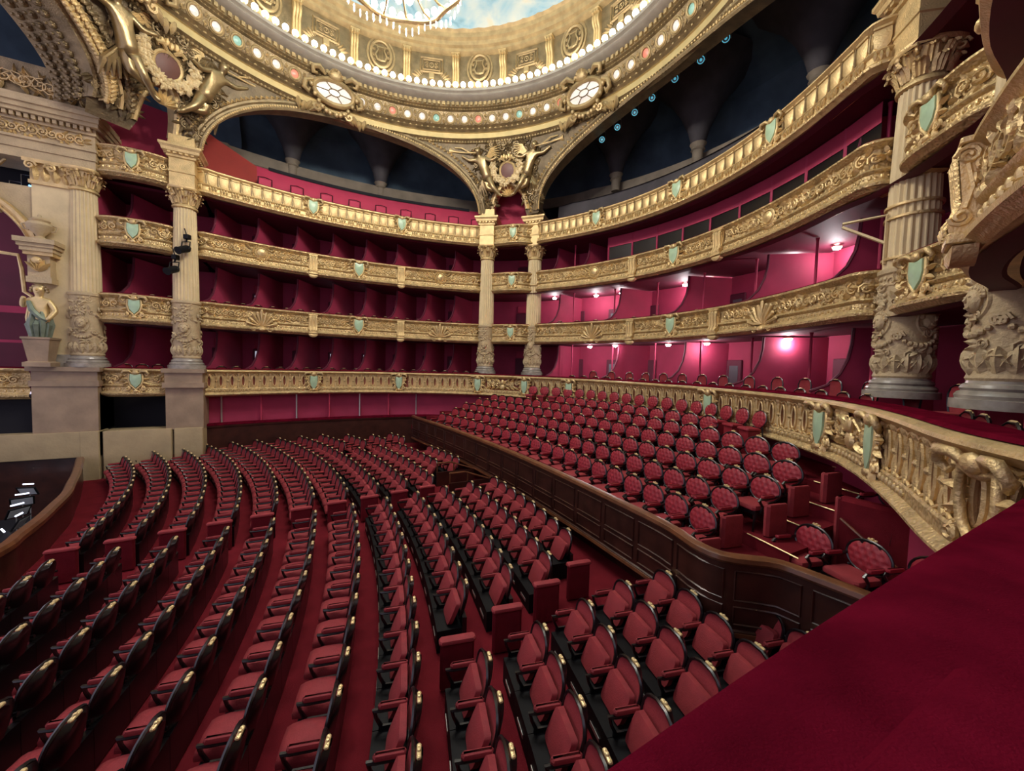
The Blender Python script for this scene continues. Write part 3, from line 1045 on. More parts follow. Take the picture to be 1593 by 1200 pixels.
    for q in range(46):
        R = Matrix.Rotation(rnd.uniform(0, 2 * PI), 4, 'Z')
        t = MB()
        z = rnd.choice((.8, .95, 1.35, 1.9, 2.1, 2.3, 2.48)) + rnd.uniform(-.06, .06)
        t.tube(spiral(0, z, rnd.uniform(.07, .12), 1.4, rnd.uniform(0, 6), rnd.choice((1, -1)), y=.445, n=10), .022, 5, cap=False)
        for w_ in range(2):
            a = rnd.uniform(0, 2 * PI)
            leaf(t, .05 * cos(a), z + .05 * sin(a), a, .2, .11, .44, .06)
        u.join(t, R)
    out['trail'] = u.mesh('foliage_trail', STONE, 65)
    return out


CM = col_meshes()
LBL = {'E': 'fluted cream column engaged with the stage pilaster', 'A': 'fluted column with two black spotlights clamped on it',
       'B': 'slender far fluted column, first of the far pair', 'F': 'slender far fluted column, second of the far pair, with a clamped ring',
       'C': 'big fluted column with carved base beside the rear boxes', 'D': 'column with carved drum, half cut by the picture edge'}
COLROOT = {}
for key, (x, y) in COLS.items():
    face = math.atan2(-y, -x) + PI / 2
    if key in 'AE':
        face = 0
    root = thing('column', LBL[key], 'column', T(x, y, FOOT, face), 'fluted columns round the hall')
    COLROOT[key] = root
    M = W[root]
    for nm, me in (('base', 'base'), ('drum', 'drum'), ('shaft', 'shaft'), ('capital', 'capital')):
        link(nm, CM[me], M, root)
    if key != 'E':
        link('impost_block', CM['impost'], M, root)
    for q in range(1 if key in 'AEBF' else 3):
        M2 = M @ Matrix.Rotation(q * 2.0 - (0 if q == 0 else .1), 4, 'Z')
        link('mask', CM['mask'], M2, root)
    link('swag', CM['swag'], M, root)
    link('leaf_collar', CM['leaves'], M, root)
    link('foliage_trail', CM['trail'], M, root)
for key, zc in (('F', 9.05), ('C', 8.1), ('C', 7.85), ('C', 7.0)):
    x, y = COLS[key]
    r_ = COLROOT[key]
    obj('clamp_ring', MB().lathe([(.43, zc), (.46, zc + .01), (.46, zc + .06), (.43, zc + .07)], 24, x, y), GOLD, r_)
bx0, by0 = 8.72, -7.45
obj('lamp_bracket', MB().tube([(bx0, by0, 6.95), (bx0, by0, 8.0), (bx0 - .1, by0 + .75, 8.02), (bx0 - .1, by0 + .75, 7.94), (bx0, by0, 7.4)], .035, 4), CREAM, COLROOT['C'])
# stone pedestals below the stage-side columns
for key in 'A':
    x, y = COLS[key]
    mb = MB()
    w = .60 if key == 'A' else .62
    mb.box(x - w, x + w, y - .45, y + 1.2, 1.6, 3.3)
    mb.box(x - w - .06, x + w + .06, y - .62, y + 1.2, 3.3, 3.5)
    mb.box(x - w, x + w, y - .56, y + 1.2, 3.5, 3.9)
    mb.box(x - w - .08, x + w + .08, y - .64, y + 1.2, 3.9, FOOT)
    struct('wall_pedestal', mb, PINKST, label='rosy stone pedestal under a stage-side column')

NEARL = Path([(6.3, -9.75), (4, -10.3), (2, -10.85), (0, -11.0), (-2.6, -11.05), (-5, -10.7), (-6.8, -9.9), (-9.5, -9.4)], .3)
struct('wall_near_unseen', sweep(MB(), NEARL, [(0, -.4), (0, 3.0), (-3.2, 3.05)]), WOOD, label='unseen dark low wall under the nearest boxes, added to block ambient light')  # out of view; added to keep ambient light off the near stalls
struct('wall_near_back_unseen', sweep(MB(), NEARL, [(-2.6, 3.0), (-2.6, 5.7), (-.7, 5.72)]), CRIM, label='unseen crimson back of the nearest box, added to block ambient light')  # out of view; back and soffit added to cut ambient light from behind

# ------------------------------------------------------------------ spandrels, arches and the great ring
ZSP, ZAP, ZRB = 12.95, 16.38, 16.5
RRB = 10.18


def rb(deg):
    """plan radius of the upper wall face at a given angle"""
    a = rad(deg)
    d = abs(deg)
    if d <= 36:
        return 11.1
    if d <= 54:
        return 11.1 + .45 * sin(PI * (d - 36) / 36)
    if d <= 126:
        lo, hi = 5.0, 20.0
        for _ in range(40):
            m = (lo + hi) / 2
            if m * abs(sin(a)) > sidey(m * cos(a)):
                hi = m
            else:
                lo = m
        return lo
    return min(9.3 / abs(sin(a)), 11.6 + (d - 126) * .05)


def wall_pt(deg, z, inn=0.0):
    k = min(1, max(0, (z - 12.4) / (ZRB - 12.4)))
    R = rb(deg) * (1 - k) + RRB * k - inn
    return (R * cos(rad(deg)), R * sin(rad(deg)), z)


# bays: (start, end, spring, apex)
ARCHES = [(-38.6, 38.6, ZSP, ZAP), (42.9, 52.2, 13.1, 14.3), (56.3, 124.0, ZSP, ZAP), (128.2, 133.2, 13.2, 14.7), (139.5, 220.5, 13.3, ZAP), (-52.2, -42.9, 13.1, 14.3), (-124, -56.3, ZSP, ZAP)]


def zlow(deg):
    if deg > 180:
        pass
    for a, b, s, t in ARCHES:
        if a <= deg <= b:
            u = (deg - (a + b) / 2) / ((b - a) / 2)
            return s + (t - s) * math.sqrt(max(0, 1 - u * u))
    return ZSP - .1


def rows_for(d0, d1, step=.6):
    ds = set(np.arange(d0, d1 + 1e-6, step).round(3).tolist())
    for a, b, s, t in ARCHES:
        for q in np.linspace(0, 1, 15):
            ds.add(round(a + (b - a) * .5 * (1 - cos(PI * q)), 3))
    return sorted(d for d in ds if d0 <= d <= d1)


def wrap_pt(deg, z, inn=0.0):
    dd = deg if deg <= 180 else deg - 360
    return wall_pt(dd, z, inn)


mb = MB()
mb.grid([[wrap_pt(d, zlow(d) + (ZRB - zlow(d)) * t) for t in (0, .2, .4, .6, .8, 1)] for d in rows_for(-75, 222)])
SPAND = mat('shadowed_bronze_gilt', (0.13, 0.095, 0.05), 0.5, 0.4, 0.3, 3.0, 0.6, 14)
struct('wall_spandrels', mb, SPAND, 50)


def arch_band(deg0, deg1, s, t, prof, n=56):
    """moulding following an arch edge: prof = (outward along the arch normal, towards the hall)"""
    pts = []
    for k in range(n + 1):
        ph = PI * k / n
        d = (deg0 + deg1) / 2 - (deg1 - deg0) / 2 * cos(ph)
        pts.append((d, s + (t - s) * sin(ph)))
    rows = []
    for k in range(n + 1):
        d, z = pts[k]
        Rk = rb(d if d <= 180 else d - 360)
        d2, z2 = pts[min(k + 1, n)]
        d1_, z1_ = pts[max(k - 1, 0)]
        tx, tz = rad(d2 - d1_) * Rk, z2 - z1_
        l = math.hypot(tx, tz)
        nx, nz = -tz / l, tx / l
        rows.append([wrap_pt(d + math.degrees(nx * o / Rk), z + nz * o, i) for o, i in prof])
    return MB().grid(rows)


BIGP = [(.0, -.55), (.0, .02), (-.04, .10), (.03, .14), (.10, .12), (.13, .06), (.20, .05), (.26, .10), (.34, .09), (.38, .0)]
for lab, (a, b, s, t) in (('wide gilt arch moulding over the rear gallery', ARCHES[0]), ('wide gilt arch moulding over the far side gallery', ARCHES[2])):
    ar = thing('arch_moulding', lab, 'arch', Matrix.Translation(wrap_pt((a + b) / 2, t)))
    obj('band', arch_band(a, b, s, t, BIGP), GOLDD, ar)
    mbx = MB()
    n = 150
    for k in range(n):
        ph = PI * (k + .5) / n
        d = (a + b) / 2 - (b - a) / 2 * cos(ph)
        z = s + (t - s) * sin(ph)
        mbx.ball(wrap_pt(d, z + .12 * sin(ph) + .02, .12), (.05, .05, .05), 6, 4)
    tag(obj('beading', mbx, GOLD, ar), kind='stuff')
for lab, (a, b, s, t), sc_ in (('small gilt arch between the far pair of columns', ARCHES[1], 1.0), ('small gilt arch between the two columns by the stage', ARCHES[3], 1.0)):
    ar = thing('arch_moulding', lab, 'arch', Matrix.Translation(wrap_pt((a + b) / 2, t)))
    obj('band', arch_band(a, b, s, t, [(.0, -.4), (0, .03), (.06, .1), (.14, .1), (.18, .03), (.24, .06), (.28, 0)], 24), GOLDB, ar)
# stage arch: three stepped bands
ar = thing('stage_arch', 'great carved gilt arch springing over the stage opening in the top corner', 'arch', Matrix.Translation(wrap_pt(150, 15)))
a, b, s, t = ARCHES[4]
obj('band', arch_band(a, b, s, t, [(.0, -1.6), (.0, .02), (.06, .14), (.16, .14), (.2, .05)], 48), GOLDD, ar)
obj('band', arch_band(a - 1.2, b + 1.2, s, t + .15, [(.0, .05), (.04, .22), (.14, .26), (.3, .24), (.36, .08)], 48), GOLDR, ar)
obj('band', arch_band(a - 3.4, b + 3.4, s, t + .3, [(.0, .05), (.05, .16), (.12, .18), (.2, .05)], 48), GOLD, ar)
mbx = MB()
for k in range(60):
    ph = PI * k / 120
    d = (a + b) / 2 - (b - a) / 2 * cos(ph)
    z = s + (t - s) * sin(ph)
    q = wrap_pt(d - 1.6, z, .3)
    mbx.ball(q, (.08, .1, .09), 6, 4)
tag(obj('leaf_cord', mbx, GOLD, ar), kind='stuff')



def polar_frame(R, deg, z, tilt=0.0):
    a = rad(deg)
    # x across, y towards the centre, z up
    B = Matrix(((-sin(a), -cos(a), 0, R * cos(a)), (cos(a), -sin(a), 0, R * sin(a)), (0, 0, 1, z), (0, 0, 0, 1)))
    return B @ Matrix.Rotation(tilt, 4, 'X')


def wall_scatter(d0, d1, seed, n, margin=.5, size=.42, cond=None):
    """carved foliage clinging to the spandrel wall (one joined mesh)"""
    rnd = random.Random(seed)
    out = MB()
    for _ in range(n):
        d = rnd.uniform(d0, d1)
        zl = zlow(d) + margin
        if zl > ZRB - .25:
            continue
        z = rnd.uniform(zl, ZRB - .15)
        if cond and not cond(d, z):
            continue
        x, y, _z = wrap_pt(d, z)
        t = MB()
        sz = size * rnd.uniform(.7, 1.2)
        if rnd.random() < .5:
            t.tube(spiral(0, 0, sz * .45, 1.5, rnd.uniform(0, 6), rnd.choice((1, -1)), y=.06, n=11), .035, 5, cap=False)
        for q in range(3):
            a = rnd.uniform(0, 2 * PI)
            leaf(t, .08 * cos(a), .08 * sin(a), a, sz * .8, sz * .3, .02, .1)
        t.ball((0, .06, 0), .05, 6, 4)
        out.join(t, polar_frame(math.hypot(x, y), d, z, rad(-14)))
    return out


def arch_scatter(a, b, s, t, off, inn, step, sz, seed, p0=0.0, p1=1.0):
    """carved leaves following an arch at a given distance outside its edge"""
    rnd = random.Random(seed)
    out = MB()
    n = int(14 / step * (p1 - p0))
    for k in range(n):
        ph = PI * (p0 + (p1 - p0) * (k + .5) / n)
        d = (a + b) / 2 - (b - a) / 2 * cos(ph)
        z = s + (t - s) * sin(ph) + off * sin(ph)
        d -= math.degrees(off * cos(ph) / 11)
        x, y, _z = wrap_pt(d, z)
        m = MB()
        leaf(m, 0, 0, ph + PI / 2 + .6, sz, sz * .5, .0, .07)
        leaf(m, 0, 0, ph + PI / 2 - .6, sz, sz * .5, .0, .07)
        m.ball((0, .03, 0), sz * .18, 6, 4)
        out.join(m, polar_frame(math.hypot(x, y) - inn, d, z, rad(-14)))
    return out


spf = thing('spandrel_foliage', 'dark gilt carved foliage filling the spandrels between the arches', 'carving', Matrix.Translation(wrap_pt(47.5, 14.5)))
for q, (d0, d1, n) in enumerate(((38.5, 57, 170), (122, 140, 190), (-57, -38.5, 120))):
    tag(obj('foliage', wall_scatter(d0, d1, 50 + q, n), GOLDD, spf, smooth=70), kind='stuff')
for q, (a, b, s_, t_) in enumerate((ARCHES[0], ARCHES[2], ARCHES[6])):
    tag(obj('leaf_border', arch_scatter(a, b, s_, t_, .5, .02, .17, .16, 60 + q), GOLD, spf, smooth=70), kind='stuff')
a, b, s_, t_ = ARCHES[4]
tag(obj('stage_arch_carving', arch_scatter(a - 1.2, b + 1.2, s_, t_ + .15, .16, .3, .16, .26, 66, 0, .5), GOLD, spf, smooth=70), kind='stuff')
tag(obj('stage_arch_carving', arch_scatter(a - 4.6, b + 4.6, s_, t_ + .45, .1, .1, .2, .3, 67, 0, .5), GOLDD, spf, smooth=70), kind='stuff')

ros = MB()
for k in range(26):
    ph = PI * (k + .5) / 60
    for inn in (-.35, -.8, -1.25):
        a, b, s_, t_ = ARCHES[4]
        d = (a + b) / 2 - (b - a) / 2 * cos(ph)
        q = wrap_pt(d, s_ + (t_ - s_) * sin(ph) - .02, inn)
        ros.ball(q, (.13, .13, .10), 8, 5)
        for w_ in range(5):
            ros.ball((q[0] + .15 * cos(w_ * 1.257), q[1] + .12 * sin(w_ * 1.257), q[2] + .08 * sin(w_ * 1.257)), .05, 5, 4)
tag(obj('soffit_rosettes', ros, GOLDD, ar), kind='stuff')
# the ring entablature
RING = [(10.30, 16.30), (10.12, 16.34), (10.16, 16.42), (10.08, 16.46), (10.02, 16.5), (10.0, 16.74), (9.94, 16.76), (9.98, 16.82), (9.88, 16.88), (9.94, 16.95), (9.84, 17.0), (9.78, 17.03), (9.86, 17.06),
        (9.80, 17.12), (9.66, 17.48), (9.60, 17.58), (9.66, 17.62), (9.54, 17.66), (9.58, 17.72), (9.46, 17.76), (9.46, 17.98), (9.36, 18.0), (9.16, 18.06), (9.10, 18.12), (9.14, 18.2), (9.02, 18.26),
        (9.0, 18.36), (9.3, 18.40), (9.5, 18.42)]
ring = thing('ring_cornice', 'great round gilt cornice ring with coloured medallions below the globe lights', 'cornice', Matrix.Translation((0, 0, 16.3)))
obj('mouldings', MB().lathe([(r, z) for r, z in RING[:5]] , 180), GOLDD, ring)
obj('plain_band', MB().lathe([(r, z) for r, z in RING[4:7]], 180), RINGB, ring)
obj('frieze', MB().lathe([(r, z) for r, z in RING[6:21]], 180), GOLDD, ring)
obj('cornice', MB().lathe([(r, z) for r, z in RING[20:]], 180), CORN, ring)


mb = MB()
for k in range(250):
    mb.join(MB().box(-.065, .065, 0, .11, -.08, .08), polar_frame(9.47, k * 360 / 250, 17.87))
tag(obj('dentils', mb, RINGG, ring), kind='stuff')
mb = MB()
for k in range(420):
    mb.join(MB().ball((0, 0, 0), (.055, .05, .06), 5, 3), polar_frame(10.14, k * 360 / 420, 16.38))
    if k % 2:
        mb.join(MB().ball((0, 0, 0), (.07, .05, .05), 5, 3), polar_frame(9.9, k * 360 / 420, 16.92))
    mb.join(MB().ball((0, 0, 0), (.045, .045, .05), 5, 3), polar_frame(9.58, k * 360 / 420, 17.69))
tag(obj('egg_moulding', mb, RINGG, ring), kind='stuff')
# medallions
n = 14
ME['med_frame'] = MB().tube([(.20 * cos(2 * PI * k / n), .04, .20 * sin(2 * PI * k / n)) for k in range(n)], .045, 6, closed=True).tube([(.27 * cos(2 * PI * k / n), .02, .27 * sin(2 * PI * k / n)) for k in range(n)], .022, 5, closed=True).mesh('medallion_frame', RINGG)
disc = MB().prism([(.155 * cos(2 * PI * k / n), .155 * sin(2 * PI * k / n)) for k in range(n)], -.02, .015, .035)
for nm, m in (('pearl', PEARL), ('coral', CORAL), ('turq', TURQ)):
    ME['disc_' + nm] = disc.mesh('medallion', m, 60)
CAM_DEG = 77.0
cart_deg = [98 - 0.5, 22.0, 140.0]
seq = ['pearl', 'coral', 'pearl', 'pearl', 'turq', 'pearl', 'pearl', 'coral', 'pearl', 'pearl', 'turq', 'pearl']
NM = 84
for k in range(NM):
    deg = k * 360 / NM
    if not (-62 < (deg if deg < 180 else deg - 360) < 175):
        continue
    if any(abs(deg - c) < 6 for c in cart_deg):
        continue
    M = polar_frame(9.73, deg, 17.30, rad(-20))
    fr = link('medallion_frame', ME['med_frame'], M, ring)
    link('medallion', ME['disc_' + seq[k % 12]], M, fr)
rm = MB()
for k in range(NM):
    deg = (k + .5) * 360 / NM
    if -62 < (deg if deg < 180 else deg - 360) < 175:
        t = MB()
        for q in (1, -1):
            t.tube(spiral(0, q * .13, .085, 1.4, PI / 2 * q, q, y=.03, n=9), .022, 4, cap=False)
            leaf(t, 0, q * .05, PI / 2 * q, .2, .08, .01, .05)
        rm.join(t, polar_frame(9.73, deg, 17.30, rad(-20)))
tag(obj('frieze_scrolls', rm, RINGG, ring, smooth=70), kind='stuff')
# big oval mirror cartouches


def mirror_cart():
    mb = MB()
    n = 20
    mb.tube([(.62 * cos(2 * PI * k / n), .06, .34 * sin(2 * PI * k / n)) for k in range(n)], .085, 6, closed=True)
    for hnd in (1, -1):
        mb.tube([(hnd * .3, .08, .42), (hnd * .5, .16, .55), (hnd * .68, .18, .5), (hnd * .66, .14, .34), (hnd * .54, .12, .36)], [.05, .09, .09, .07, .04], 6)
        mb.tube([(hnd * .66, .08, .15), (hnd * .86, .12, .05), (hnd * .9, .12, -.15), (hnd * .76, .1, -.22), (hnd * .72, .1, -.1)], [.06, .08, .08, .06, .03], 6)
        mb.tube(spiral(hnd * .5, -.55, .15, 1.4, PI / 2, hnd, y=.1, n=10), .045, 5)
        for q in range(5):
            leaf(mb, hnd * (.25 + .2 * q), -.45 - .06 * (q % 2), (-.5 - .3 * q) if hnd > 0 else PI + .5 + .3 * q, .34, .16, .04, .1)
        for q in range(6):
            mb.ball((hnd * (.1 + .12 * q), .14, -.62 + .025 * q * q), .075, 6, 4)
    mb.ball((0, .12, .48), (.24, .1, .16), 10, 6)
    for q in range(7):
        a = rad(90 + (q - 3) * 25)
        mb.tube([(0, .1, .42), (.2 * cos(a), .18, .42 + .24 * sin(a))], [.03, .06], 5)
    return mb


ME['mirror_cart'] = mirror_cart().mesh('mirror_surround', RINGG, 60)
for lab, deg in (('first', cart_deg[0]), ('second', cart_deg[1]), ('third', cart_deg[2])):
    M = polar_frame(9.62, deg, 17.15, rad(-20))
    mr = link('mirror_surround', ME['mirror_cart'], M @ Matrix.Scale(1.4, 4), ring)
    n = 16
    obj('mirror', MB().prism([(.58 * cos(2 * PI * k / n), .30 * sin(2 * PI * k / n)) for k in range(n)], 0, .05, .05), PEARL, mr, M @ Matrix.Scale(1.4, 4), 60)
    mbx = MB()
    for q in range(6):
        a = 2 * PI * q / 6
        mbx.tube([(.18 * cos(a), .11, .10 * sin(a)), (.56 * cos(a), .075, .29 * sin(a))], .014, 4)
    mbx.tube([(.18 * cos(2 * PI * k / 10), .115, .1 * sin(2 * PI * k / 10)) for k in range(10)], .014, 4, closed=True)
    obj('leading', mbx, GOLDD, mr, M @ Matrix.Scale(1.4, 4))

# globe lights standing on the cornice
gm = MB().ball((0, 0, .19), .135, 10, 7).mesh('globe', GLOBE)
gb = MB().lathe([(.07, -.02), (.04, .02), (.06, .07)], 8).mesh('socket', BRASS)
NG = 150
for k in range(NG):
    deg = k * 360 / NG
    M = polar_frame(9.12, deg, 18.42)
    g = thing('globe_light', 'white globe light on the cornice ring, %s counting round from the far oval mirror' % nth((k - 41) % NG + 1), 'lamp', M, 'globe lights on the cornice ring')
    link('globe', gm, M, g)
    link('socket', gb, M, g)

# drum above the globes: panels, lyre roundels, consoles
drum = thing('gilt_drum', 'gilt drum wall with lyre roundels and framed panels above the globe lights', 'drum', Matrix.Translation((0, 0, 18.4)))
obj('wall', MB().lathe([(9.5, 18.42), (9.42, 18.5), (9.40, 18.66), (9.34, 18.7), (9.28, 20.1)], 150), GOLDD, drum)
obj('crowning_cornice', MB().lathe([(9.28, 20.1), (9.18, 20.14), (9.08, 20.2), (9.06, 20.32), (8.94, 20.38), (8.9, 20.55), (8.78, 20.62), (8.74, 20.8), (8.55, 20.95)], 150), RINGG, drum)


def lyre():
    mb = MB()
    n = 20
    mb.tube([(.47 * cos(2 * PI * k / n), .05, .60 * sin(2 * PI * k / n)) for k in range(n)], .07, 6, closed=True)
    mb.tube([(.62 * cos(2 * PI * k / n), .02, .78 * sin(2 * PI * k / n)) for k in range(n)], .055, 6, closed=True)
    for hnd in (1, -1):
        mb.tube([(0, .08, -.32), (hnd * .18, .1, -.3), (hnd * .26, .1, -.1), (hnd * .14, .1, .15), (hnd * .2, .1, .34), (hnd * .28, .1, .3)], [.05, .05, .045, .035, .035, .03], 5)
        for q in range(4):
            mb.tube(spiral(hnd * .33, -.35 + .24 * q, .08, 1.3, 0, hnd, y=.06, n=8), .022, 4)
        mb.tube([(hnd * .3, .04, .8), (hnd * .5, .1, .95), (hnd * .62, .1, .8), (hnd * .5, .08, .72)], [.05, .09, .08, .04], 5)
    for x in (-.08, -.03, .03, .08):
        mb.tube([(x, .07, -.28), (x, .07, .3)], .012, 4)
    mb.tube([(-.2, .09, .3), (.2, .09, .3)], .025, 5)
    mb.ball((0, .12, .92), (.16, .12, .2), 8, 6)
    for q in range(5):
        a = rad(90 + (q - 2) * 24)
        leaf(mb, 0, 1.0, a, .3, .12, .06, .08)
    for hnd in (1, -1):
        for q in range(3):
            leaf(mb, 0, -.8, (-.1 - .35 * q) if hnd > 0 else PI + .1 + .35 * q, .45, .15, .04, .08)
    return mb


def rect_panel():
    mb = MB()
    def frame(w, h, t, y):
        mb.tube([(-w, y, -h), (w, y, -h), (w, y, h), (-w, y, h)], t, 4, closed=True)
    frame(.52, .32, .05, .04)
    frame(.40, .22, .035, .05)
    n = 10
    mb.tube([(.1 * cos(2 * PI * k / n), .05, .1 * sin(2 * PI * k / n)) for k in range(n)], .025, 5, closed=True)
    for hnd in (1, -1):
        for q in (1, -1):
            mb.tube(spiral(hnd * .22, q * .08, .08, 1.2, 0, hnd, y=.05, n=8), .022, 4)
    mb.ball((0, .05, 0), .04, 6, 4)
    for hnd in (1, -1):
        for q in range(5):
            leaf(mb, hnd * (.35 + .06 * q), -.38 - .05 * q, (1.3 - .25 * q) if hnd > 0 else PI - 1.3 + .25 * q, .36, .11, .02, .07)
    mb.bbox(-.12, .12, 0, .1, -.62, -.36, .02)
    return mb


def drum_console():
    mb = MB()
    rows = [(.04, -.75), (.10, -.7), (.10, -.1), (.16, 0), (.24, .12), (.26, .3), (.2, .42), (.3, .46), (.3, .54)]
    for k in range(3):
        x = (k - 1) * .11
        mb.grid([[(x - .05, y, z), (x - .02, y + .03, z), (x + .02, y + .03, z), (x + .05, y, z)] for y, z in rows])
    mb.grid([[(-.17, 0, z), (-.165, y, z)] for y, z in rows])
    mb.grid([[(.165, y, z), (.17, 0, z)] for y, z in rows])
    mb.bbox(-.2, .2, 0, .33, .54, .62, .02)
    mb.bbox(-.19, .19, 0, .16, -.82, -.72, .02)
    return mb


ME['lyre'] = lyre().mesh('lyre_roundel', RINGG)
ME['lyre_back'] = MB().prism([(.47 * cos(2 * PI * k / 18), .6 * sin(2 * PI * k / 18)) for k in range(18)], -.01, .02).mesh('roundel_field', GOLDD)
ME['rpanel'] = rect_panel().mesh('framed_panel', RINGG)
ME['dcons'] = drum_console().mesh('console', GOLD)
NB = 24
for k in range(NB):
    deg = 55.0 + k * 360 / NB
    dd = (deg + 180) % 360 - 180
    if not (-20 < dd < 165):
        continue
    if k % 2 == 0:
        lr = link('lyre_roundel', ME['lyre'], polar_frame(9.29, deg, 19.50) @ Matrix.Scale(1.0, 4), drum)
        link('roundel_field', ME['lyre_back'], polar_frame(9.31, deg, 19.50) @ Matrix.Scale(1.0, 4), lr)
    else:
        link('framed_panel', ME['rpanel'], polar_frame(9.30, deg, 19.55) @ Matrix.Scale(1.05, 4), drum)
    link('console', ME['dcons'], polar_frame(9.32, deg + 180 / NB, 19.45) @ Matrix.Scale(1.05, 4), drum)
cl = struct('ceiling', MB().lathe([(8.7, 20.85), (8.45, 21.0), (7.9, 21.15), (6, 21.6), (4, 22.2), (2, 22.5), (.3, 22.6)], 72), PAINT)
cl['label'] = 'painted dome of pale blue and white clouds'
# outer closing roof over the galleries
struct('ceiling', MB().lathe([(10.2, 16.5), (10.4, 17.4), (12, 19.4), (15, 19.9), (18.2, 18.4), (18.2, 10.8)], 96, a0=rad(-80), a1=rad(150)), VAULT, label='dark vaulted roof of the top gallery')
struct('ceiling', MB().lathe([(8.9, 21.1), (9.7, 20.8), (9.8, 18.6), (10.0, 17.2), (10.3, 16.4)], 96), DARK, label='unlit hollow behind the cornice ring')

# ------------------------------------------------------------------ chandelier
CH_M = Matrix.Translation((-.26, .14, .3))
ch = thing('chandelier', 'huge blazing crystal and gilt chandelier hanging under the painted dome', 'chandelier', CH_M @ Matrix.Translation((0, 0, 14.6)))
_mark = len(COL.objects)


def ringtube(R, z, r, n=48, m=8, wav=0.0, wn=8):
    return MB().tube([((R + wav * cos(wn * 2 * PI * k / n)) * cos(2 * PI * k / n), (R + wav * cos(wn * 2 * PI * k / n)) * sin(2 * PI * k / n), z + wav * .6 * cos(wn * 2 * PI * k / n)) for k in range(n)], r, m, closed=True)


obj('lower_rim', ringtube(1.85, 15.1, .07, wav=.12), GOLDB, ch)
obj('upper_rim', ringtube(1.45, 15.75, .06, wav=.06), GOLDB, ch)
obj('crown_rim', ringtube(1.0, 16.5, .06), GOLDB, ch)
obj('bowl', MB().lathe([(.02, 14.72), (.22, 14.78), (.5, 14.95), (.75, 15.25), (.8, 15.4), (.7, 15.42), (.4, 15.2), (.05, 15.1)], 32), BRONZE, ch)
obj('stem', MB().lathe([(.12, 15.2), (.3, 15.6), (.15, 16.0), (.35, 16.5), (.18, 17.0), (.28, 17.5), (.08, 18.0), (.05, 22.5)], 16), GOLDB, ch)
arm = MB().tube([(.35, 0, 15.5), (.9, 0, 15.2), (1.5, 0, 15.05), (1.85, 0, 15.15)], .035, 5).tube([(.3, 0, 16.2), (.8, 0, 15.9), (1.2, 0, 15.7), (1.45, 0, 15.75)], .03, 5).mesh('arm', GOLDB)
chg = MB().ball((0, 0, 0), (.10, .10, .12), 8, 6).mesh('lit_globe', CRYS)
drp = MB().lathe([(.005, -.24), (.03, -.18), (.02, -.08), (.03, -.05), (.008, 0)], 6).mesh('crystal_drop', CRYSD)
for k in range(16):
    a = 2 * PI * k / 16
    link('arm', arm, Matrix.Rotation(a, 4, 'Z'), ch)
for R, z, n in ((1.9, 15.32, 44), (1.5, 15.95, 32), (1.05, 16.7, 22), (1.25, 15.25, 24), (.75, 15.6, 14)):
    for k in range(n):
        a = 2 * PI * k / n
        zz = z + .07 * cos(8 * a)
        link('lit_globe', chg, Matrix.Translation((R * cos(a), R * sin(a), zz)), ch)
for R, z, n in ((1.92, 15.05, 60), (1.5, 15.7, 40), (.8, 15.2, 24)):
    for k in range(n):
        a = 2 * PI * (k + .5) / n
        link('crystal_drop', drp, Matrix.Translation((R * cos(a), R * sin(a), z + .1 * cos(8 * a))) @ Matrix.Scale(1.1, 4), ch)
for k in range(6):
    a = 2 * PI * k / 6 + .3
    ld = bpy.data.lights.new('chandelier_bulb', 'POINT')
    ld.energy = CHAND_W
    ld.color = (1.0, .93, .84)
    ld.shadow_soft_size = .25
    lo = link('chandelier_bulb', ld, Matrix.Translation((2.15 * cos(a), 2.15 * sin(a), 15.3)), ch)

for _o in list(ch.children):
    _o.matrix_basis = CH_M @ _o.matrix_basis
    W[_o] = _o.matrix_basis.copy()

# ------------------------------------------------------------------ statues


def skin(joints, edges, root, sub=1):
    names = list(joints)
    me = bpy.data.meshes.new('figure')
    me.from_pydata([joints[n][0] for n in names], [(names.index(a), names.index(b)) for a, b in edges], [])
    o = bpy.data.objects.new('figure_tmp', me)
    COL.objects.link(o)
    o.modifiers.new('s', 'SKIN')
    for i, n in enumerate(names):
        r = joints[n][1]
        sv = me.skin_vertices[0].data[i]
        r = r * 1.22
        sv.radius = (r, r) if not isinstance(r, tuple) else r
        sv.use_root = (n == root)
    m = o.modifiers.new('u', 'SUBSURF')
    m.levels = sub
    m.render_levels = sub
    dg = bpy.context.evaluated_depsgraph_get()
    out = bpy.data.meshes.new_from_object(o.evaluated_get(dg))
    bpy.data.objects.remove(o)
    return out


FIG_E = [('hip', 'waist'), ('waist', 'chest'), ('chest', 'neck'), ('neck', 'chin'), ('chin', 'head'), ('head', 'crown'), ('chest', 'sh_a'), ('sh_a', 'el_a'), ('el_a', 'wr_a'), ('wr_a', 'hd_a'), ('chest', 'sh_b'), ('sh_b', 'el_b'),
         ('el_b', 'wr_b'), ('wr_b', 'hd_b'), ('hip', 'hp_a'), ('hp_a', 'kn_a'), ('kn_a', 'an_a'), ('an_a', 'ft_a'), ('hip', 'hp_b'), ('hp_b', 'kn_b'), ('kn_b', 'an_b'), ('an_b', 'ft_b')]
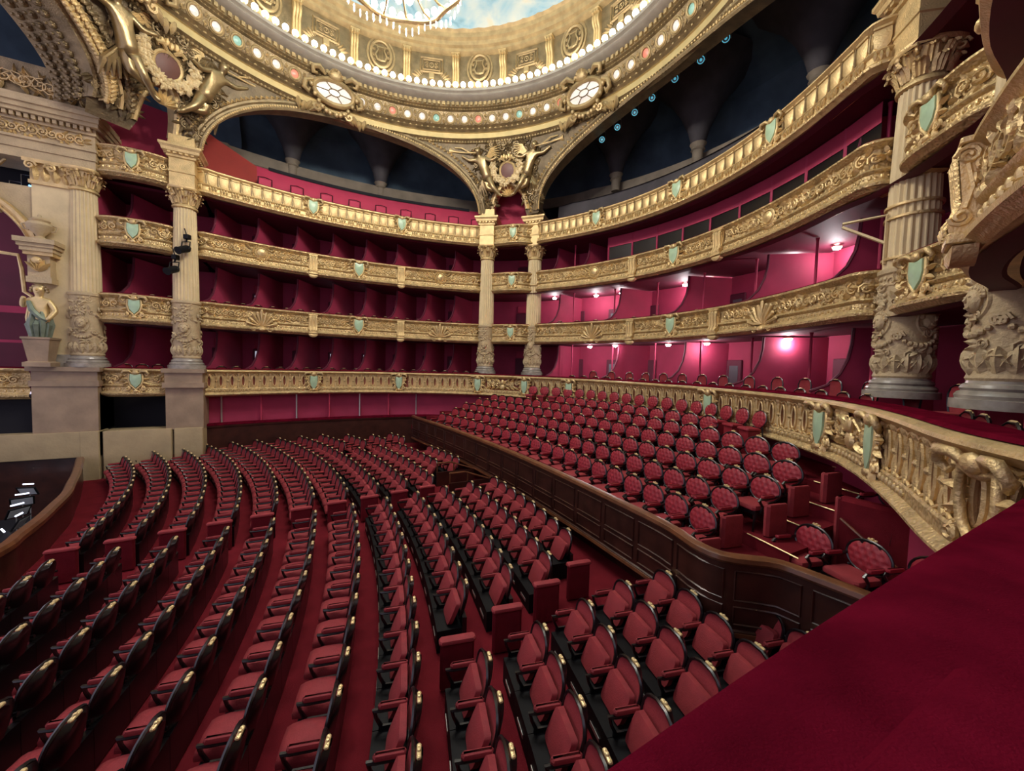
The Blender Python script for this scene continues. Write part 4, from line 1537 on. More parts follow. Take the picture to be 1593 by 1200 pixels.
# reclining trumpeter on the arch (x across, y to the hall, z up); leans out over the arch
FJ = {'hip': ((1.05, .25, -.05), .21), 'waist': ((1.18, .28, .28), .165), 'chest': ((1.32, .32, .62), .21), 'neck': ((1.42, .34, .88), .075), 'chin': ((1.45, .38, .98), .085), 'head': ((1.48, .38, 1.12), .155), 'crown': ((1.5, .35, 1.26), .11),
      'sh_a': ((1.55, .34, .74), .095), 'el_a': ((1.92, .42, .72), .07), 'wr_a': ((2.22, .46, .90), .05), 'hd_a': ((2.32, .47, .96), .055),
      'sh_b': ((1.1, .34, .78), .095), 'el_b': ((.82, .4, .62), .07), 'wr_b': ((.56, .42, .70), .05), 'hd_b': ((.46, .42, .74), .055),
      'hp_a': ((.95, .32, -.18), .17), 'kn_a': ((.72, .5, -.62), .115), 'an_a': ((.38, .42, -1.0), .065), 'ft_a': ((.22, .5, -1.08), .05),
      'hp_b': ((1.12, .26, -.2), .17), 'kn_b': ((1.02, .45, -.66), .115), 'an_b': ((.55, .36, -.78), .065), 'ft_b': ((.38, .42, -.84), .05)}
fig_l = skin(FJ, FIG_E, 'hip', 2)
fig_l.materials.append(BRONZE)
fig_r = skin({k: ((-p[0], p[1], p[2]), r) for k, (p, r) in FJ.items()}, FIG_E, 'hip', 2)
fig_r.materials.append(BRONZE)
for me in (fig_l, fig_r):
    me.polygons.foreach_set('use_smooth', [True] * len(me.polygons))


def fig_extras(h):
    hair = MB().ball((h * 1.5, .30, 1.16), (.15, .14, .15), 8, 6).ball((h * 1.44, .26, 1.3), (.07, .07, .06), 6, 4).ball((h * 1.44, .22, 1.08), (.12, .08, .12), 6, 5)
    nose = MB().tube([(h * 1.47, .49, 1.13), (h * 1.47, .53, 1.07), (h * 1.47, .49, 1.05)], [.012, .024, .012], 5)
    for e in (-.05, .05):
        nose.ball((h * 1.47 + e, .49, 1.11), (.02, .012, .012), 5, 4)
    nose.tube([(h * 1.47 - .035, .485, 1.005), (h * 1.47, .497, 1.0), (h * 1.47 + .035, .485, 1.005)], .01, 4)
    tr = MB().tube([(h * 1.52, .5, 1.02), (h * 2.3, .5, 1.12), (h * 2.72, .5, 1.2), (h * 2.85, .5, 1.22), (h * 2.92, .5, 1.235)], [.025, .03, .05, .11, .15], 10, cap=False)
    tr.tube([(h * 1.9, .5, 1.1), (h * 2.3, .5, 1.32), (h * 2.65, .5, 1.36)], .03, 5)
    wg = MB()
    for q in range(6):
        t = q / 5
        wg.tube([(h * (1.12 - .05 * t), .16, .78 - .1 * t), (h * (.82 - .12 * t), .2, 1.22 - .3 * t), (h * (.36 + .06 * t), .16, 1.36 - .62 * t)], [.04, .055, .012], 5)
    dr = MB()
    for q in range(5):
        dr.tube([(h * (.95 + .06 * q), .2, -.1), (h * (1.15 + .1 * q), .24 + .03 * (q % 2), -.5 - .05 * q), (h * (.95 + .16 * q), .18, -.9 - .06 * q)], [.07, .09, .03], 5)
    return hair, nose, tr, wg, dr


EXM = {}
for h, me in ((1, fig_l), (-1, fig_r)):
    hair, nose, tr, wg, dr = fig_extras(h)
    EXM[h] = {'body': me, 'hair': hair.mesh('hair', BRONZE), 'face': nose.mesh('face', BRONZE), 'trumpet': tr.mesh('trumpet', GOLD), 'wing': wg.mesh('wing', GOLD), 'drapery': dr.mesh('drapery', BRONZE)}


def garland():
    rnd = random.Random(5)
    mb = MB()
    for k in range(150):
        t = rnd.uniform(-1, 1)
        a = PI * 1.5 + t * 1.9
        r = .72 + rnd.uniform(-.1, .1)
        x, z = r * cos(a), .32 + r * 1.0 * sin(a)
        mb.ball((x, .25 + rnd.uniform(0, .12), z), rnd.uniform(.05, .09), 5, 4)
        leaf(mb, x, z, rnd.uniform(0, 6.28), .2, .12, .3, .08)
    return mb


ME['garland'] = garland().mesh('garland', CREAM)
ME['disc'] = MB().prism([(.34 * cos(2 * PI * k / 20), .34 * sin(2 * PI * k / 20)) for k in range(20)], .0, .16, .03).mesh('disc', DISC, 60)
mb = MB().tube([(.40 * cos(2 * PI * k / 20), .14, .40 * sin(2 * PI * k / 20)) for k in range(20)], .06, 6, closed=True)
for hnd in (1, -1):
    mb.tube([(hnd * .1, .2, .42), (hnd * .25, .26, .56), (hnd * .4, .24, .5), (hnd * .34, .2, .42)], [.05, .08, .07, .04], 6)
for q in range(5):
    mb.ball(((q - 2) * .13, .2, .6 + .05 * (q % 2)), (.08, .08, .12), 6, 5)
ME['discframe'] = mb.mesh('medallion_frame', GOLD)
mb = MB()
for q in range(7):
    a = rad(90 + (q - 3) * 24)
    leaf(mb, 0, -1.05, a, .45, .16, .2, .12)
ME['palmette'] = mb.mesh('palmette', GOLD)

for nm, deg, z, sc_, lab in (('B', 47.5, 14.86, 1.04, 'far pair of columns'), ('A', 131.0, 15.1, 1.12, 'columns by the stage'), ('C', -47.5, 14.9, 1.04, 'big column')):
    x0, y0, _ = wrap_pt(deg, z)
    M = polar_frame(math.hypot(x0, y0) - .02, deg, z, rad(-14)) @ Matrix.Scale(sc_, 4)
    for h in (1, -1):
        # local +x is the picture's left seen from the hall
        st = thing('winged_statue', 'gilt winged statue blowing a trumpet on the %s-hand haunch above the %s' % ('left' if h > 0 else 'right', lab), 'statue', M)
        for part, me in EXM[h].items():
            link(part, me, M, st)
    md = thing('spandrel_medallion', 'maroon medallion with leafy garland between the trumpet statues above the %s' % lab, 'medallion', M)
    link('disc', ME['disc'], M @ T(0, 0, .15), md)
    link('medallion_frame', ME['discframe'], M @ T(0, 0, .15), md)
    tag(link('garland', ME['garland'], M, md), kind='stuff')
    link('palmette', ME['palmette'], M, md)

# ------------------------------------------------------------------ top gallery behind the arches
GAL = TIER
struct('floor', sweep(MB(), GAL, [(-.2, 11.42), (-7, 11.5)]), CARPET, label='floor of the top gallery')
i0, i1 = int(np.searchsorted(TIER.S, sA)), int(np.searchsorted(TIER.S, sB))
j0, j1 = int(np.searchsorted(TIER.S, sB2)), int(np.searchsorted(TIER.S, sC))
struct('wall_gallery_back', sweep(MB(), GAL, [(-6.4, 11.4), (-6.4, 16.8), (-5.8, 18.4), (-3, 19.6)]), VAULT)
struct('wall_gallery_ledge', sweep(MB(), GAL, [(-1.75, 13.85), (-1.85, 13.9), (-4.3, 15.0), (-4.35, 15.6), (-4.55, 15.65), (-4.6, 15.0)]), LEDGE)
bm_ = MB()
sweep(bm_, GAL, [(-1.0, 11.4), (-1.05, 12.9), (-1.6, 13.75), (-1.75, 13.9), (-1.85, 13.9)], i0 + 9, i1 + 2)
gb_ = struct('wall_gallery_bench', bm_, CRIMT)
obj('edging', sweep(MB(), GAL, [(-1.60, 13.8), (-1.62, 13.96), (-1.8, 13.98), (-1.84, 13.88)], i0 + 11, i1), DARK, gb_)
struct('wall_gallery_bench_rear', sweep(MB(), GAL, [(-1.1, 11.4), (-1.15, 12.5), (-1.7, 12.9), (-1.85, 13.9)], j0, j1), VAULTP)
mb = MB()
rows = []
for q, i in enumerate(range(i0 - 1, i0 + 10)):
    p, nn = TIER.P[i], TIER.N[i]
    zt = 14.75 - .11 * q
    rows.append([(p[0] - nn[0] * .75, p[1] - nn[1] * .75, 11.4), (p[0] - nn[0] * 1.2, p[1] - nn[1] * 1.2, zt), (p[0] - nn[0] * 1.9, p[1] - nn[1] * 1.9, zt + .05)])
mb.grid(rows)
struct('wall_gallery_end', mb, RUST)
mb = MB()
for d in np.arange(.4, TIER.len, .28):
    x, y, nx, ny = TIER.at(d)
    mb.tube([(x - nx * 4.4, y - ny * 4.4, 15.05), (x - nx * 4.4, y - ny * 4.4, 15.3), (x - nx * 4.4, y - ny * 4.4, 15.6)], [.03, .07, .03], 5)
tag(obj('gallery_railing', mb, LEDGE), 'dim grey railing of small uprights behind the top gallery ledge', 'railing', kind='stuff')
# upper gallery behind the small stage-side arch and the far pair
for (xa, ya, xb_, yb) in ((-9.4, 10.4, -7.1, 11.2), (7.2, 9.9, 9.9, 8.6)):
    mb = MB().add([(xa, ya, 11.4), (xb_, yb, 11.4), (xb_, yb, 15.0), (xa, ya, 15.0)], [(0, 1, 2, 3)])
    struct('wall_gallery_side', mb, CRIMT)
# folding gallery seats seen against the red bench
ME['gseat'] = MB().bbox(-.27, .27, -.05, .05, 0, .55, .04).mesh('backrest', CRIMT)
ME['gseat_e'] = MB().tube([(-.28, .04, .2), (-.28, .05, .56), (0, .05, .6), (.28, .05, .56), (.28, .04, .2)], .022, 5).mesh('edging', EBONY)
ME['gseat_b'] = MB().bbox(-.26, .26, -.02, .40, -.42, -.32, .03).bbox(-.04, .04, .02, .12, -.75, -.42, .01).mesh('seat', CRIMT)
for k in range(9):
    s_ = sA + 2.5 + 1.28 * k
    M = TIER.frame(s_, 12.45, -.75)
    c = thing('gallery_chair', 'red gallery chair with black edging, %s from the stage behind the top far balcony' % ORD[k + 1], 'chair', M, 'gallery chairs')
    link('backrest', ME['gseat'], M, c)
    link('edging', ME['gseat_e'], M, c)
    link('seat', ME['gseat_b'], M, c)
# flared vault piers
for k, (x, y) in enumerate(((-3.1, 14.68), (1.74, 14.9), (13.54, 6.45), (14.86, 2.07), (14.6, -3.2), (12.9, -6.9), (7.9, 12.8))):
    p_ = thing('vault_pier', 'dusky flared pier carrying the dark vault, %s from the stage' % ORD[k + 1], 'pier', T(x, y, 15), 'vault piers')
    obj('capital', MB().lathe([(.24, 14.9), (.26, 15.5), (.34, 15.55), (.3, 15.65), (.36, 15.8), (.4, 15.84)], 12, x, y), LEDGE, p_)
    obj('vault_fan', MB().lathe([(.32, 15.84), (.5, 16.5), (.9, 17.4), (1.5, 18.3), (2.4, 19.2)], 16, x, y), VAULTP, p_)
# row of hanging spotlights inside the rear arch
spot_b = MB().tube([(0, 0, 0), (0, .02, -.02), (0, .26, -.16)], [.06, .12, .13], 10).mesh('housing', SILVER)
spot_y = MB().tube([(.16, .12, -.1), (.16, .12, .28), (-.16, .12, .28), (-.16, .12, -.1)], .018, 5).tube([(0, .12, .28), (-.0, .12, .5)], .018, 5).mesh('yoke', STEEL)
spot_l = MB().prism([(.05 * cos(2 * PI * k / 10), .05 * sin(2 * PI * k / 10)) for k in range(10)], 0, .02).tube([(.12 * cos(2 * PI * k / 12), 0, .12 * sin(2 * PI * k / 12)) for k in range(12)], .014, 4, closed=True).xf(Matrix.Translation((0, .265, -.16)) @ Matrix.Rotation(-.5, 4, 'X')).mesh('lens', TEAL)
for k, (x, y, z) in enumerate(((10.55, 4.26, 16.0), (10.8, 3.46, 16.25), (11.0, 2.56, 16.5), (11.1, 1.64, 16.65), (11.2, .53, 16.8), (11.2, -.68, 16.75), (11.05, -1.8, 16.7))):
    M = T(x, y, z - .1, math.atan2(-11 - y, -2 - x) - PI / 2)
    s_ = thing('hanging_spotlight', 'small teal spotlight under the dark rear arch, %s counting from the far columns' % ORD[k + 1], 'spotlight', M, 'spotlights in the rear arch')
    link('housing', spot_b, M, s_)
    link('yoke', spot_y, M, s_)
    link('lens', spot_l, M, s_)
# two black spotlights clamped on the stage-side column
sp_h = MB().tube([(0, -.05, .12), (0, 0, .05), (0, .38, -.12), (0, .42, -.14)], [.1, .14, .13, .15], 12).mesh('housing', BLACK)
sp_b = MB().tube([(.17, .1, 0), (.17, .05, .3), (-.17, .05, .3), (-.17, .1, 0)], .025, 5).tube([(0, .05, .3), (0, .0, .45)], .03, 6).bbox(-.1, .1, -.1, .1, .42, .6, .02).mesh('yoke', BLACK)
for (x, y, z, a, lab) in ((-6.58, 8.72, 8.8, 2.6, 'upper'), (-6.95, 8.72, 7.95, 2.7, 'lower')):
    M = T(x, y, z, a)
    s_ = thing('stage_spotlight', '%s black stage spotlight clamped to the column by the stage' % lab, 'spotlight', M)
    link('housing', sp_h, M, s_)
    link('yoke', sp_b, M, s_)
    obj('clamp_arm', MB().tube([(x, y, z + .5), (x - .1, y + .1, z + .85), (x - .15, y + .35, z + .85)], .02, 5), BLACK, s_)
# lamps in the rear boxes
lm_d = MB().lathe([(.01, -.09), (.09, -.07), (.12, -.02), (.12, .0)], 12).mesh('diffuser', LAMP)
lm_b = MB().lathe([(.13, .0), (.14, .03), (.05, .05)], 12).mesh('ceiling_plate', BRASS)
LB = [(-1, 5.72, (937, 12.6, 4.6)), ]
boxl = []
for (x, y) in ((11.2, 5.4), (11.35, 3.6), (12.35, 1.2), (12.55, -.6), (12.2, -3.9)):
    boxl.append((x, y, 5.72, 'first'))
for (x, y) in ((10.4, 7.75), (11.8, 5.75), (12.4, 4.4), (13.3, 1.2), (13.4, -.1), (12.9, -3.6), (12.5, -5.0)):
    boxl.append((x, y, 8.58, 'second'))
cnt = {}
for x, y, z, t_ in boxl:
    cnt[t_] = cnt.get(t_, 0) + 1
    M = T(x, y, z)
    l_ = thing('box_lamp', 'bright ceiling lamp in the rear boxes of the %s tier, %s from the far columns' % (t_, ORD[cnt[t_]]), 'lamp', M, 'box lamps')
    link('diffuser', lm_d, M, l_)
    link('ceiling_plate', lm_b, M, l_)
    ld = bpy.data.lights.new('box_bulb', 'POINT')
    ld.energy = BOX_W
    ld.color = (1.0, .93, .95)
    ld.shadow_soft_size = .12
    link('box_bulb', ld, T(x, y, z - .22), l_)

# ------------------------------------------------------------------ stage-side wall on the left
mb = MB()
for x0, x1 in ((-14, -9.26), (-9.18, -7.16), (-7.10, -6.16)):
    mb.bbox(x0, x1, 8.78, 9.6, -.3 if x0 > -13 else .70, 1.65, .03)
mb.bbox(-9.8, -9.26, 8.76, 9.5, -.3, 1.66, .03)
struct('wall_stage_dado', mb, DADO, label='cream dado wall beside the orchestra pit')
mb = MB().box(-11.0, -9.3, 8.85, 10.2, 1.65, 3.35).box(-11.05, -9.25, 8.80, 10.2, 3.35, 3.55).box(-11.0, -9.3, 8.86, 10.2, 3.55, 3.9).box(-11.1, -9.2, 8.74, 10.2, 3.9, FOOT)
struct('wall_stage_pedestal', mb, PINKST, label='rosy stone pedestal under the stage pilaster')
pil = thing('pilaster', 'broad plain cream pilaster beside the column nearest the stage', 'pilaster', T(-10.5, 9.2, FOOT))
obj('base', MB().box(-11.05, -9.6, 9.0, 10.2, FOOT, 4.3).box(-11.0, -9.6, 9.05, 10.2, 4.3, 4.5), MARBLE, pil)
obj('shaft', MB().box(-10.95, -9.7, 9.12, 10.2, 4.5, 10.55), CREAM, pil)
mb = MB().box(-11.0, -9.7, 9.05, 10.2, 10.5, 10.62).box(-10.97, -9.7, 9.1, 10.2, 10.62, 11.2).box(-11.1, -9.6, 8.95, 10.2, 11.2, 11.32)
for k in range(5):
    t = MB()
    leaf(t, 0, 0, PI / 2, .5, .24, 0, .14)
    mb.join(t, Matrix.Translation((-10.85 + .26 * k, 9.1, 10.62)) @ Matrix.Rotation(PI, 4, 'Z'))
for k in range(3):
    t = MB().tube(spiral(0, 0, .16, 1.5, 0, 1 if k else -1, y=.1, n=12), .04, 5)
    mb.join(t, Matrix.Translation((-10.9 + .5 * k, 9.05, 11.08)) @ Matrix.Rotation(PI, 4, 'Z'))
obj('capital', mb, GOLD, pil)
ent = thing('entablature', 'stepped tan entablature across the top of the stage pilaster and column', 'entablature', T(-11.5, 9, 11.3))
mb = MB()
for o, z0, z1 in ((.0, 11.3, 11.62), (.05, 11.62, 11.92), (.12, 11.92, 12.0), (.02, 12.0, 12.5), (.12, 12.5, 12.58), (.1, 12.58, 12.72), (.34, 12.72, 12.84), (.42, 12.84, 13.0), (.5, 13.0, 13.14), (.42, 13.14, 13.28)):
    mb.box(-15, -9.26 + o * .6, 9.0 - o, 10.4, z0, z1)
obj('mouldings', mb, STONE, ent)
mb = MB()
for k in range(34):
    mb.box(-15 + .17 * k, -14.9 + .17 * k, 8.74, 8.95, 12.58, 12.71)
tag(obj('dentils', mb, STONE, ent), kind='stuff')
EP = Path([(-14, 8.98), (-9.3, 8.98)], .2, False)
tag(obj('carved_frieze', relief_scatter(EP, .1, 4.6, 12.02, 12.5, 31, .24), GOLD, ent), kind='stuff')
obj('attic', MB().box(-15, -9.35, 9.05, 10.4, 13.28, 13.5).box(-15, -9.45, 9.15, 10.4, 13.5, 14.6), GOLDD, ent)
AP = Path([(-14, 9.1), (-9.5, 9.1)], .2, False)
tag(obj('carved_crest', relief_scatter(AP, .1, 4.4, 13.5, 14.3, 32, .22), GOLD, ent), kind='stuff')

# stage box at the far left
sb = thing('stage_box', 'arched stage box with gilt frame and red interior at the far left', 'theatre box', T(-12.3, 9.2, FOOT))
ax, az, ar_ = -13.35, 7.9, 2.35
rows = []
for k in range(19):
    a = rad(90 * k / 18)
    rows.append([(ax + (ar_ + o) * cos(a), 9.15 - i, az + (ar_ * .92 + o) * sin(a)) for o, i in ((0, -1), (0, .05), (.06, .16), (.12, .12), (.2, .22), (.3, .24), (.34, .1), (.34, 0))])
obj('arch', MB().grid(rows), GOLD, sb)
mb = MB()
rows = []
for k in range(19):
    a = rad(90 * k / 18)
    rows.append([(ax + (ar_ + .3) * cos(a), 9.18, az + (ar_ * .92 + .3) * sin(a)), (max(ax + (ar_ + .3) * cos(a), -11 + .0 * k), 9.18, 10.4)])
mb.grid(rows)
obj('spandrel', mb, STONE, sb)
obj('cornice_block', MB().box(-11.05, -10.25, 8.55, 9.2, 8.06, 8.2).box(-11.1, -10.2, 8.5, 9.2, 8.2, 8.32).box(-11.15, -10.15, 8.42, 9.2, 8.32, 8.48), STONE, sb)
obj('dentils', MB().box(-11.0, -10.28, 8.62, 9.2, 7.94, 8.06), GOLD, sb)
obj('impost', MB().box(-10.98, -10.35, 8.7, 9.2, 7.0, 7.2).box(-10.95, -10.4, 8.75, 9.2, 7.2, 7.94), STONE, sb)
mb = MB()
for k in range(5):
    t = MB()
    leaf(t, 0, 0, PI / 2 + (k - 2) * .4, .42, .16, 0, .16)
    mb.join(t, Matrix.Translation((-10.68, 8.72, 7.4)) @ Matrix.Rotation(PI, 4, 'Z'))
mb.ball((-10.68, 8.64, 7.75), (.14, .1, .14), 8, 6)
obj('leaf_mask', mb, GOLD, sb)
obj('curtain_frame', MB().tube([(-12.4, 9.3, 8.05), (-11.4, 9.3, 7.98), (-11.32, 9.3, 7.5), (-11.25, 9.25, 6.7), (-11.05, 9.2, 6.55), (-11.12, 9.25, 6.3), (-11.2, 9.25, 5.8), (-11.1, 9.2, 5.0), (-10.95, 9.15, 4.35), (-10.85, 9.1, 4.2)], .06, 6), GOLDB, sb)
obj('back_wall', MB().box(-15, -11, 11.2, 11.3, 3.0, 10.4), PLUM, sb)
obj('side_wall', MB().box(-11.02, -10.95, 9.2, 11.2, 3.0, 10.4), PLUM, sb)
obj('mid_rail', MB().box(-15, -11.05, 10.2, 10.3, 6.0, 6.25).box(-15, -11.05, 10.25, 10.35, 4.9, 5.0), CRIM, sb)
# urn, caryatid
ur = thing('urn', 'stone urn on the cornice block above the caryatid', 'urn', T(-10.66, 8.85, 8.48))
obj('body', MB().lathe([(.16, 8.48), (.18, 8.54), (.10, 8.62), (.12, 8.68), (.30, 8.86), (.34, 9.0), (.30, 9.08), (.22, 9.12), (.26, 9.18), (.2, 9.2)], 18, -10.66, 8.85), STONE, ur)
obj('lid', MB().lathe([(.2, 9.2), (.16, 9.26), (.06, 9.3), (.05, 9.36), (.01, 9.4)], 12, -10.66, 8.85), STONE, ur)
obj('handle', MB().tube([(-10.98, 8.85, 9.05), (-11.1, 8.85, 9.0), (-11.05, 8.85, 8.85), (-10.93, 8.85, 8.82)], .03, 5), STONE, ur)
obj('handle', MB().tube([(-10.34, 8.85, 9.05), (-10.22, 8.85, 9.0), (-10.27, 8.85, 8.85), (-10.39, 8.85, 8.82)], .03, 5), STONE, ur)
CJ = {'hip': ((0, 0, 0), .22), 'waist': ((0, -.03, .32), .17), 'chest': ((0, -.04, .62), .22), 'neck': ((0, -.02, .86), .08), 'chin': ((0, -.05, .98), .09), 'head': ((0, -.05, 1.12), .14), 'crown': ((0, -.02, 1.26), .1),
      'sh_a': ((.24, -.02, .74), .095), 'el_a': ((.42, -.1, .4), .075), 'wr_a': ((.3, -.25, .12), .055), 'hd_a': ((.24, -.28, .06), .055),
      'sh_b': ((-.24, -.02, .74), .095), 'el_b': ((-.40, -.1, .5), .075), 'wr_b': ((-.32, -.2, .78), .055), 'hd_b': ((-.28, -.2, .86), .055),
      'hp_a': ((.1, 0, -.15), .17), 'kn_a': ((.09, -.03, -.4), .14), 'an_a': ((.07, 0, -.62), .12), 'ft_a': ((.06, 0, -.75), .1),
      'hp_b': ((-.1, 0, -.15), .17), 'kn_b': ((-.09, -.03, -.4), .14), 'an_b': ((-.07, 0, -.62), .12), 'ft_b': ((-.06, 0, -.75), .1)}
cme = skin(CJ, FIG_E, 'hip', 2)
cme.materials.append(GOLDB)
cme.polygons.foreach_set('use_smooth', [True] * len(cme.polygons))
M = T(-10.66, 8.72, 5.62)
ca_ = thing('caryatid', 'gilt caryatid with green drapery on a tapering pedestal beside the stage box', 'statue', T(-10.66, 8.72, FOOT))
link('body', cme, M, ca_)
mb = MB().ball((0, .02, 1.18), (.18, .17, .17), 10, 7)
for k in range(8):
    a = PI * k / 7
    mb.ball((.2 * cos(a), -.03, 1.08 + .2 * sin(a)), .06, 6, 4)
obj('hair', mb, BRONZE, ca_, M)
mb = MB().tube([(0, -.17, 1.16), (0, -.23, 1.09), (0, -.18, 1.07)], [.012, .026, .012], 5).tube([(-.04, -.175, 1.02), (0, -.19, 1.01), (.04, -.175, 1.02)], .012, 4)
for e in (-.055, .055):
    mb.ball((e, -.17, 1.13), (.022, .012, .012), 5, 4)
obj('face', mb, GOLDB, ca_, M)
mb = MB()
for k in range(7):
    a = PI + PI * k / 6
    mb.tube([(.2 * cos(a), .2 * sin(a) * .9, .35 - .3 * (k % 2)), (.27 * cos(a), .27 * sin(a), -.1), (.2 * cos(a), .22 * sin(a), -.62)], [.07, .1, .05], 5)
mb.tube([(-.2, -.18, .7), (-.1, -.25, .4), (.1, -.25, .15), (.25, -.2, .05)], [.06, .09, .09, .06], 6)
obj('drapery', mb, MATS['turquoise_enamel'] if False else mat('bronze_green', (.17, .21, .15), .5, .3, .2, 6), ca_, M)
obj('pedestal', MB().grid([[(-10.66 + sx * w, 8.72 + sy * w, z) for sx, sy in ((-1, -1), (1, -1), (1, 1), (-1, 1))] for w, z in ((.34, FOOT), (.34, 4.2), (.24, 4.25), (.33, 5.0), (.36, 5.02), (.36, 5.08), (.2, 5.1))], cv=True), PINKST, ca_)
rf = thing('reclining_statue', 'gilt reclining figure on the curved arch of the stage box', 'statue', T(-11.9, 9.0, 9.6))
Mr = T(-12.9, 9.25, 9.75, PI) @ Matrix.Rotation(.35, 4, 'Y') @ Matrix.Scale(.8, 4)
link('body', fig_r, Mr, rf)
for part in ('hair', 'face', 'drapery'):
    link(part, EXM[-1][part], Mr, rf)
balcony('gilt balcony front of the stage box at the far left edge', Path([(-13.6, 9.0), (-12.3, 8.85), (-11.05, 8.95)], .1), Z1 - .05, 't2', 41)
# dark wings of the stage seen above the stage box, with two blue lights
struct('wall_stage_wing', MB().box(-15, -10.9, 10.8, 10.9, 10.2, 12.0).box(-15, -11, 9.2, 9.25, 1.6, 2.9), DARK)
for (x, z, lab) in ((-11.45, 10.75, 'upper'), (-11.75, 10.45, 'lower')):
    s_ = thing('blue_strip_light', '%s small blue strip light in the dark stage wing' % lab, 'lamp', T(x, 10.4, z))
    obj('tube', MB().tube([(x - .1, 10.4, z + .03), (x + .12, 10.4, z - .04)], .035, 6), BLUEL, s_)
    obj('bracket', MB().tube([(x, 10.42, z), (x, 10.42, z + .4), (x - .3, 10.42, z + .4), (x - .3, 10.42, z - .5)], .012, 4), STEEL, s_)
struct('wall_stage_return', MB().box(-9.6, -9.5, 9.7, 13.0, 2.9, 15.2), CRIM, label='crimson return wall behind the stage-side column')
struct('wall_stage_blocking', MB().box(-9.45, -9.3, 9.0, 10.4, 1.4, 3.1).box(-9.4, -7.0, 9.0, 10.4, 1.4, 1.6).box(-15, -10.9, 9.15, 11.3, 2.7, 2.9).box(-11.05, -10.95, 9.0, 11.3, 1.4, 3.0), DARK, label='dark inner sides of the low stage openings')
# opening between the two stage-side columns
struct('wall_stage_opening', MB().box(-9.3, -7.1, 10.2, 10.3, 1.5, 3.0), DARK, label='dark low opening between the two stage-side columns')

# ------------------------------------------------------------------ orchestra pit
PITP = Path([(pit_x(y), y) for y in (8.6, 7.4, 6.07, 4.8, 3.7, 2.52, 1.41, .55, -.17, -2, -4, -6)], .2)
pw_ = struct('wall_pit', sweep(MB(), PITP, [(.10, -1.9), (.10, .62), (-.04, .62), (-.04, -.4)]), WOOD, label='curved dark wooden wall of the orchestra pit')
obj('hand_rail', sweep(MB(), PITP, [(.13, .60), (.14, .70), (.10, .76), (-.04, .76), (-.08, .70), (-.07, .60)]), WOODL, pw_)
struct('floor_pit', MB().add([(-15, -7, -1.4), (-7.4, -7, -1.4), (-7.4, 9.2, -1.4), (-15, 9.2, -1.4)], [(0, 1, 2, 3)]), DARK)
struct('wall_pit_end', MB().box(-15, -9.72, 9.0, 9.1, -1.9, .75).box(-15.1, -15, -7, 9, -1.9, 1.0), WOOD)
ms_d = MB().box(-.25, .25, -.02, .01, 0, .34).xf(Matrix.Rotation(-.5, 4, 'X')).mesh('desk', BLACK)
ms_p = MB().box(-.21, .21, .012, .016, .03, .30).xf(Matrix.Rotation(-.5, 4, 'X')).mesh('sheet', PAPER)
ms_s = MB().tube([(0, 0, -1.0), (0, 0, .05)], .014, 6).mesh('pole', STEEL)
ms_f = MB().tube([(0, 0, -.9), (.25, .1, -1.1)], .012, 5).tube([(0, 0, -.9), (-.25, .1, -1.1)], .012, 5).tube([(0, 0, -.9), (0, -.27, -1.1)], .012, 5).mesh('tripod', STEEL)
ms_l = MB().tube([(-.14, .05, .38), (.14, .05, .38)], .022, 6).mesh('lamp', WHITEL)
for k, (x, y) in enumerate(((-11.6, 7.6), (-10.7, 7.9), (-11.2, 6.4), (-10.3, 6.6), (-10.9, 5.2), (-9.9, 5.4), (-10.3, 4.0), (-9.4, 4.3), (-9.9, 2.6), (-9.1, 3.0))):
    M = T(x, y, -.30, rad(150 + 17 * k))
    s_ = thing('music_stand', 'black music stand with paper and small lamp in the pit, %s from the far wall' % ORD[k + 1], 'music stand', M, 'music stands in the pit')
    for nm, me in (('desk', ms_d), ('sheet', ms_p), ('pole', ms_s), ('tripod', ms_f), ('lamp', ms_l)):
        link(nm, me, M, s_)

# ------------------------------------------------------------------ low boxes under the far side of the balustrade
LOWP = Path([(-6.2, 9.45), (-5.2, 9.75), (-3.5, 10.05), (-1.5, 10.25), (1, 10.3), (3, 10.1), (5, 9.6), (6.6, 8.9), (8, 7.8), (9.3, 6.2), (10, 4.5)], .2)
lw = struct('wall_low_boxes', sweep(MB(), LOWP, [(0, -.2), (0, 1.5), (.05, 1.52), (.06, 1.6), (-.2, 1.62), (-.22, .5)]), WOOD, label='dark wooden parapet of the low boxes on the far side')
obj('velvet_rail', sweep(MB(), LOWP, [(.07, 1.6), (.06, 1.68), (-.22, 1.69), (-.25, 1.6)]), RAILV, lw)
struct('wall_low_back', sweep(MB(), LOWP, [(-2.0, .4), (-2.0, 2.95)]), CRIM)
lowp_m = []
for k in range(12):
    d = .6 + k * 1.45
    if d > LOWP.len - .5:
        break
    x, y, nx, ny = LOWP.at(d)
    p_ = obj('post', MB().lathe([(.05, 1.6), (.035, 1.75), (.035, 2.8), (.05, 2.9)], 8, x - nx * .3, y - ny * .3), CRIMT if k % 2 else STEEL, lw)
    xb, yb, _, _ = LOWP.at(min(LOWP.len, d + .7))
    mbp = MB().add([(x - nx * .3, y - ny * .3, .5), (x - nx * 2, y - ny * 2, .5), (x - nx * 2, y - ny * 2, 2.9), (x - nx * .9, y - ny * .9, 2.9), (x - nx * .7, y - ny * .7, 2.1), (x - nx * .3, y - ny * .3, 1.75)],
                   [(0, 1, 2, 3, 4, 5)])
    mbp.join(mbp, Matrix.Translation((.05, 0, 0)))
    obj('partition', mbp, CRIM, lw)
    if k % 3 == 1:
        obj('door', MB().box(-.35, .35, 0, .06, 1.0, 2.75).xf(LOWP.frame(d + .7, 0, -1.97)), DARK, lw)

# ------------------------------------------------------------------ chairs


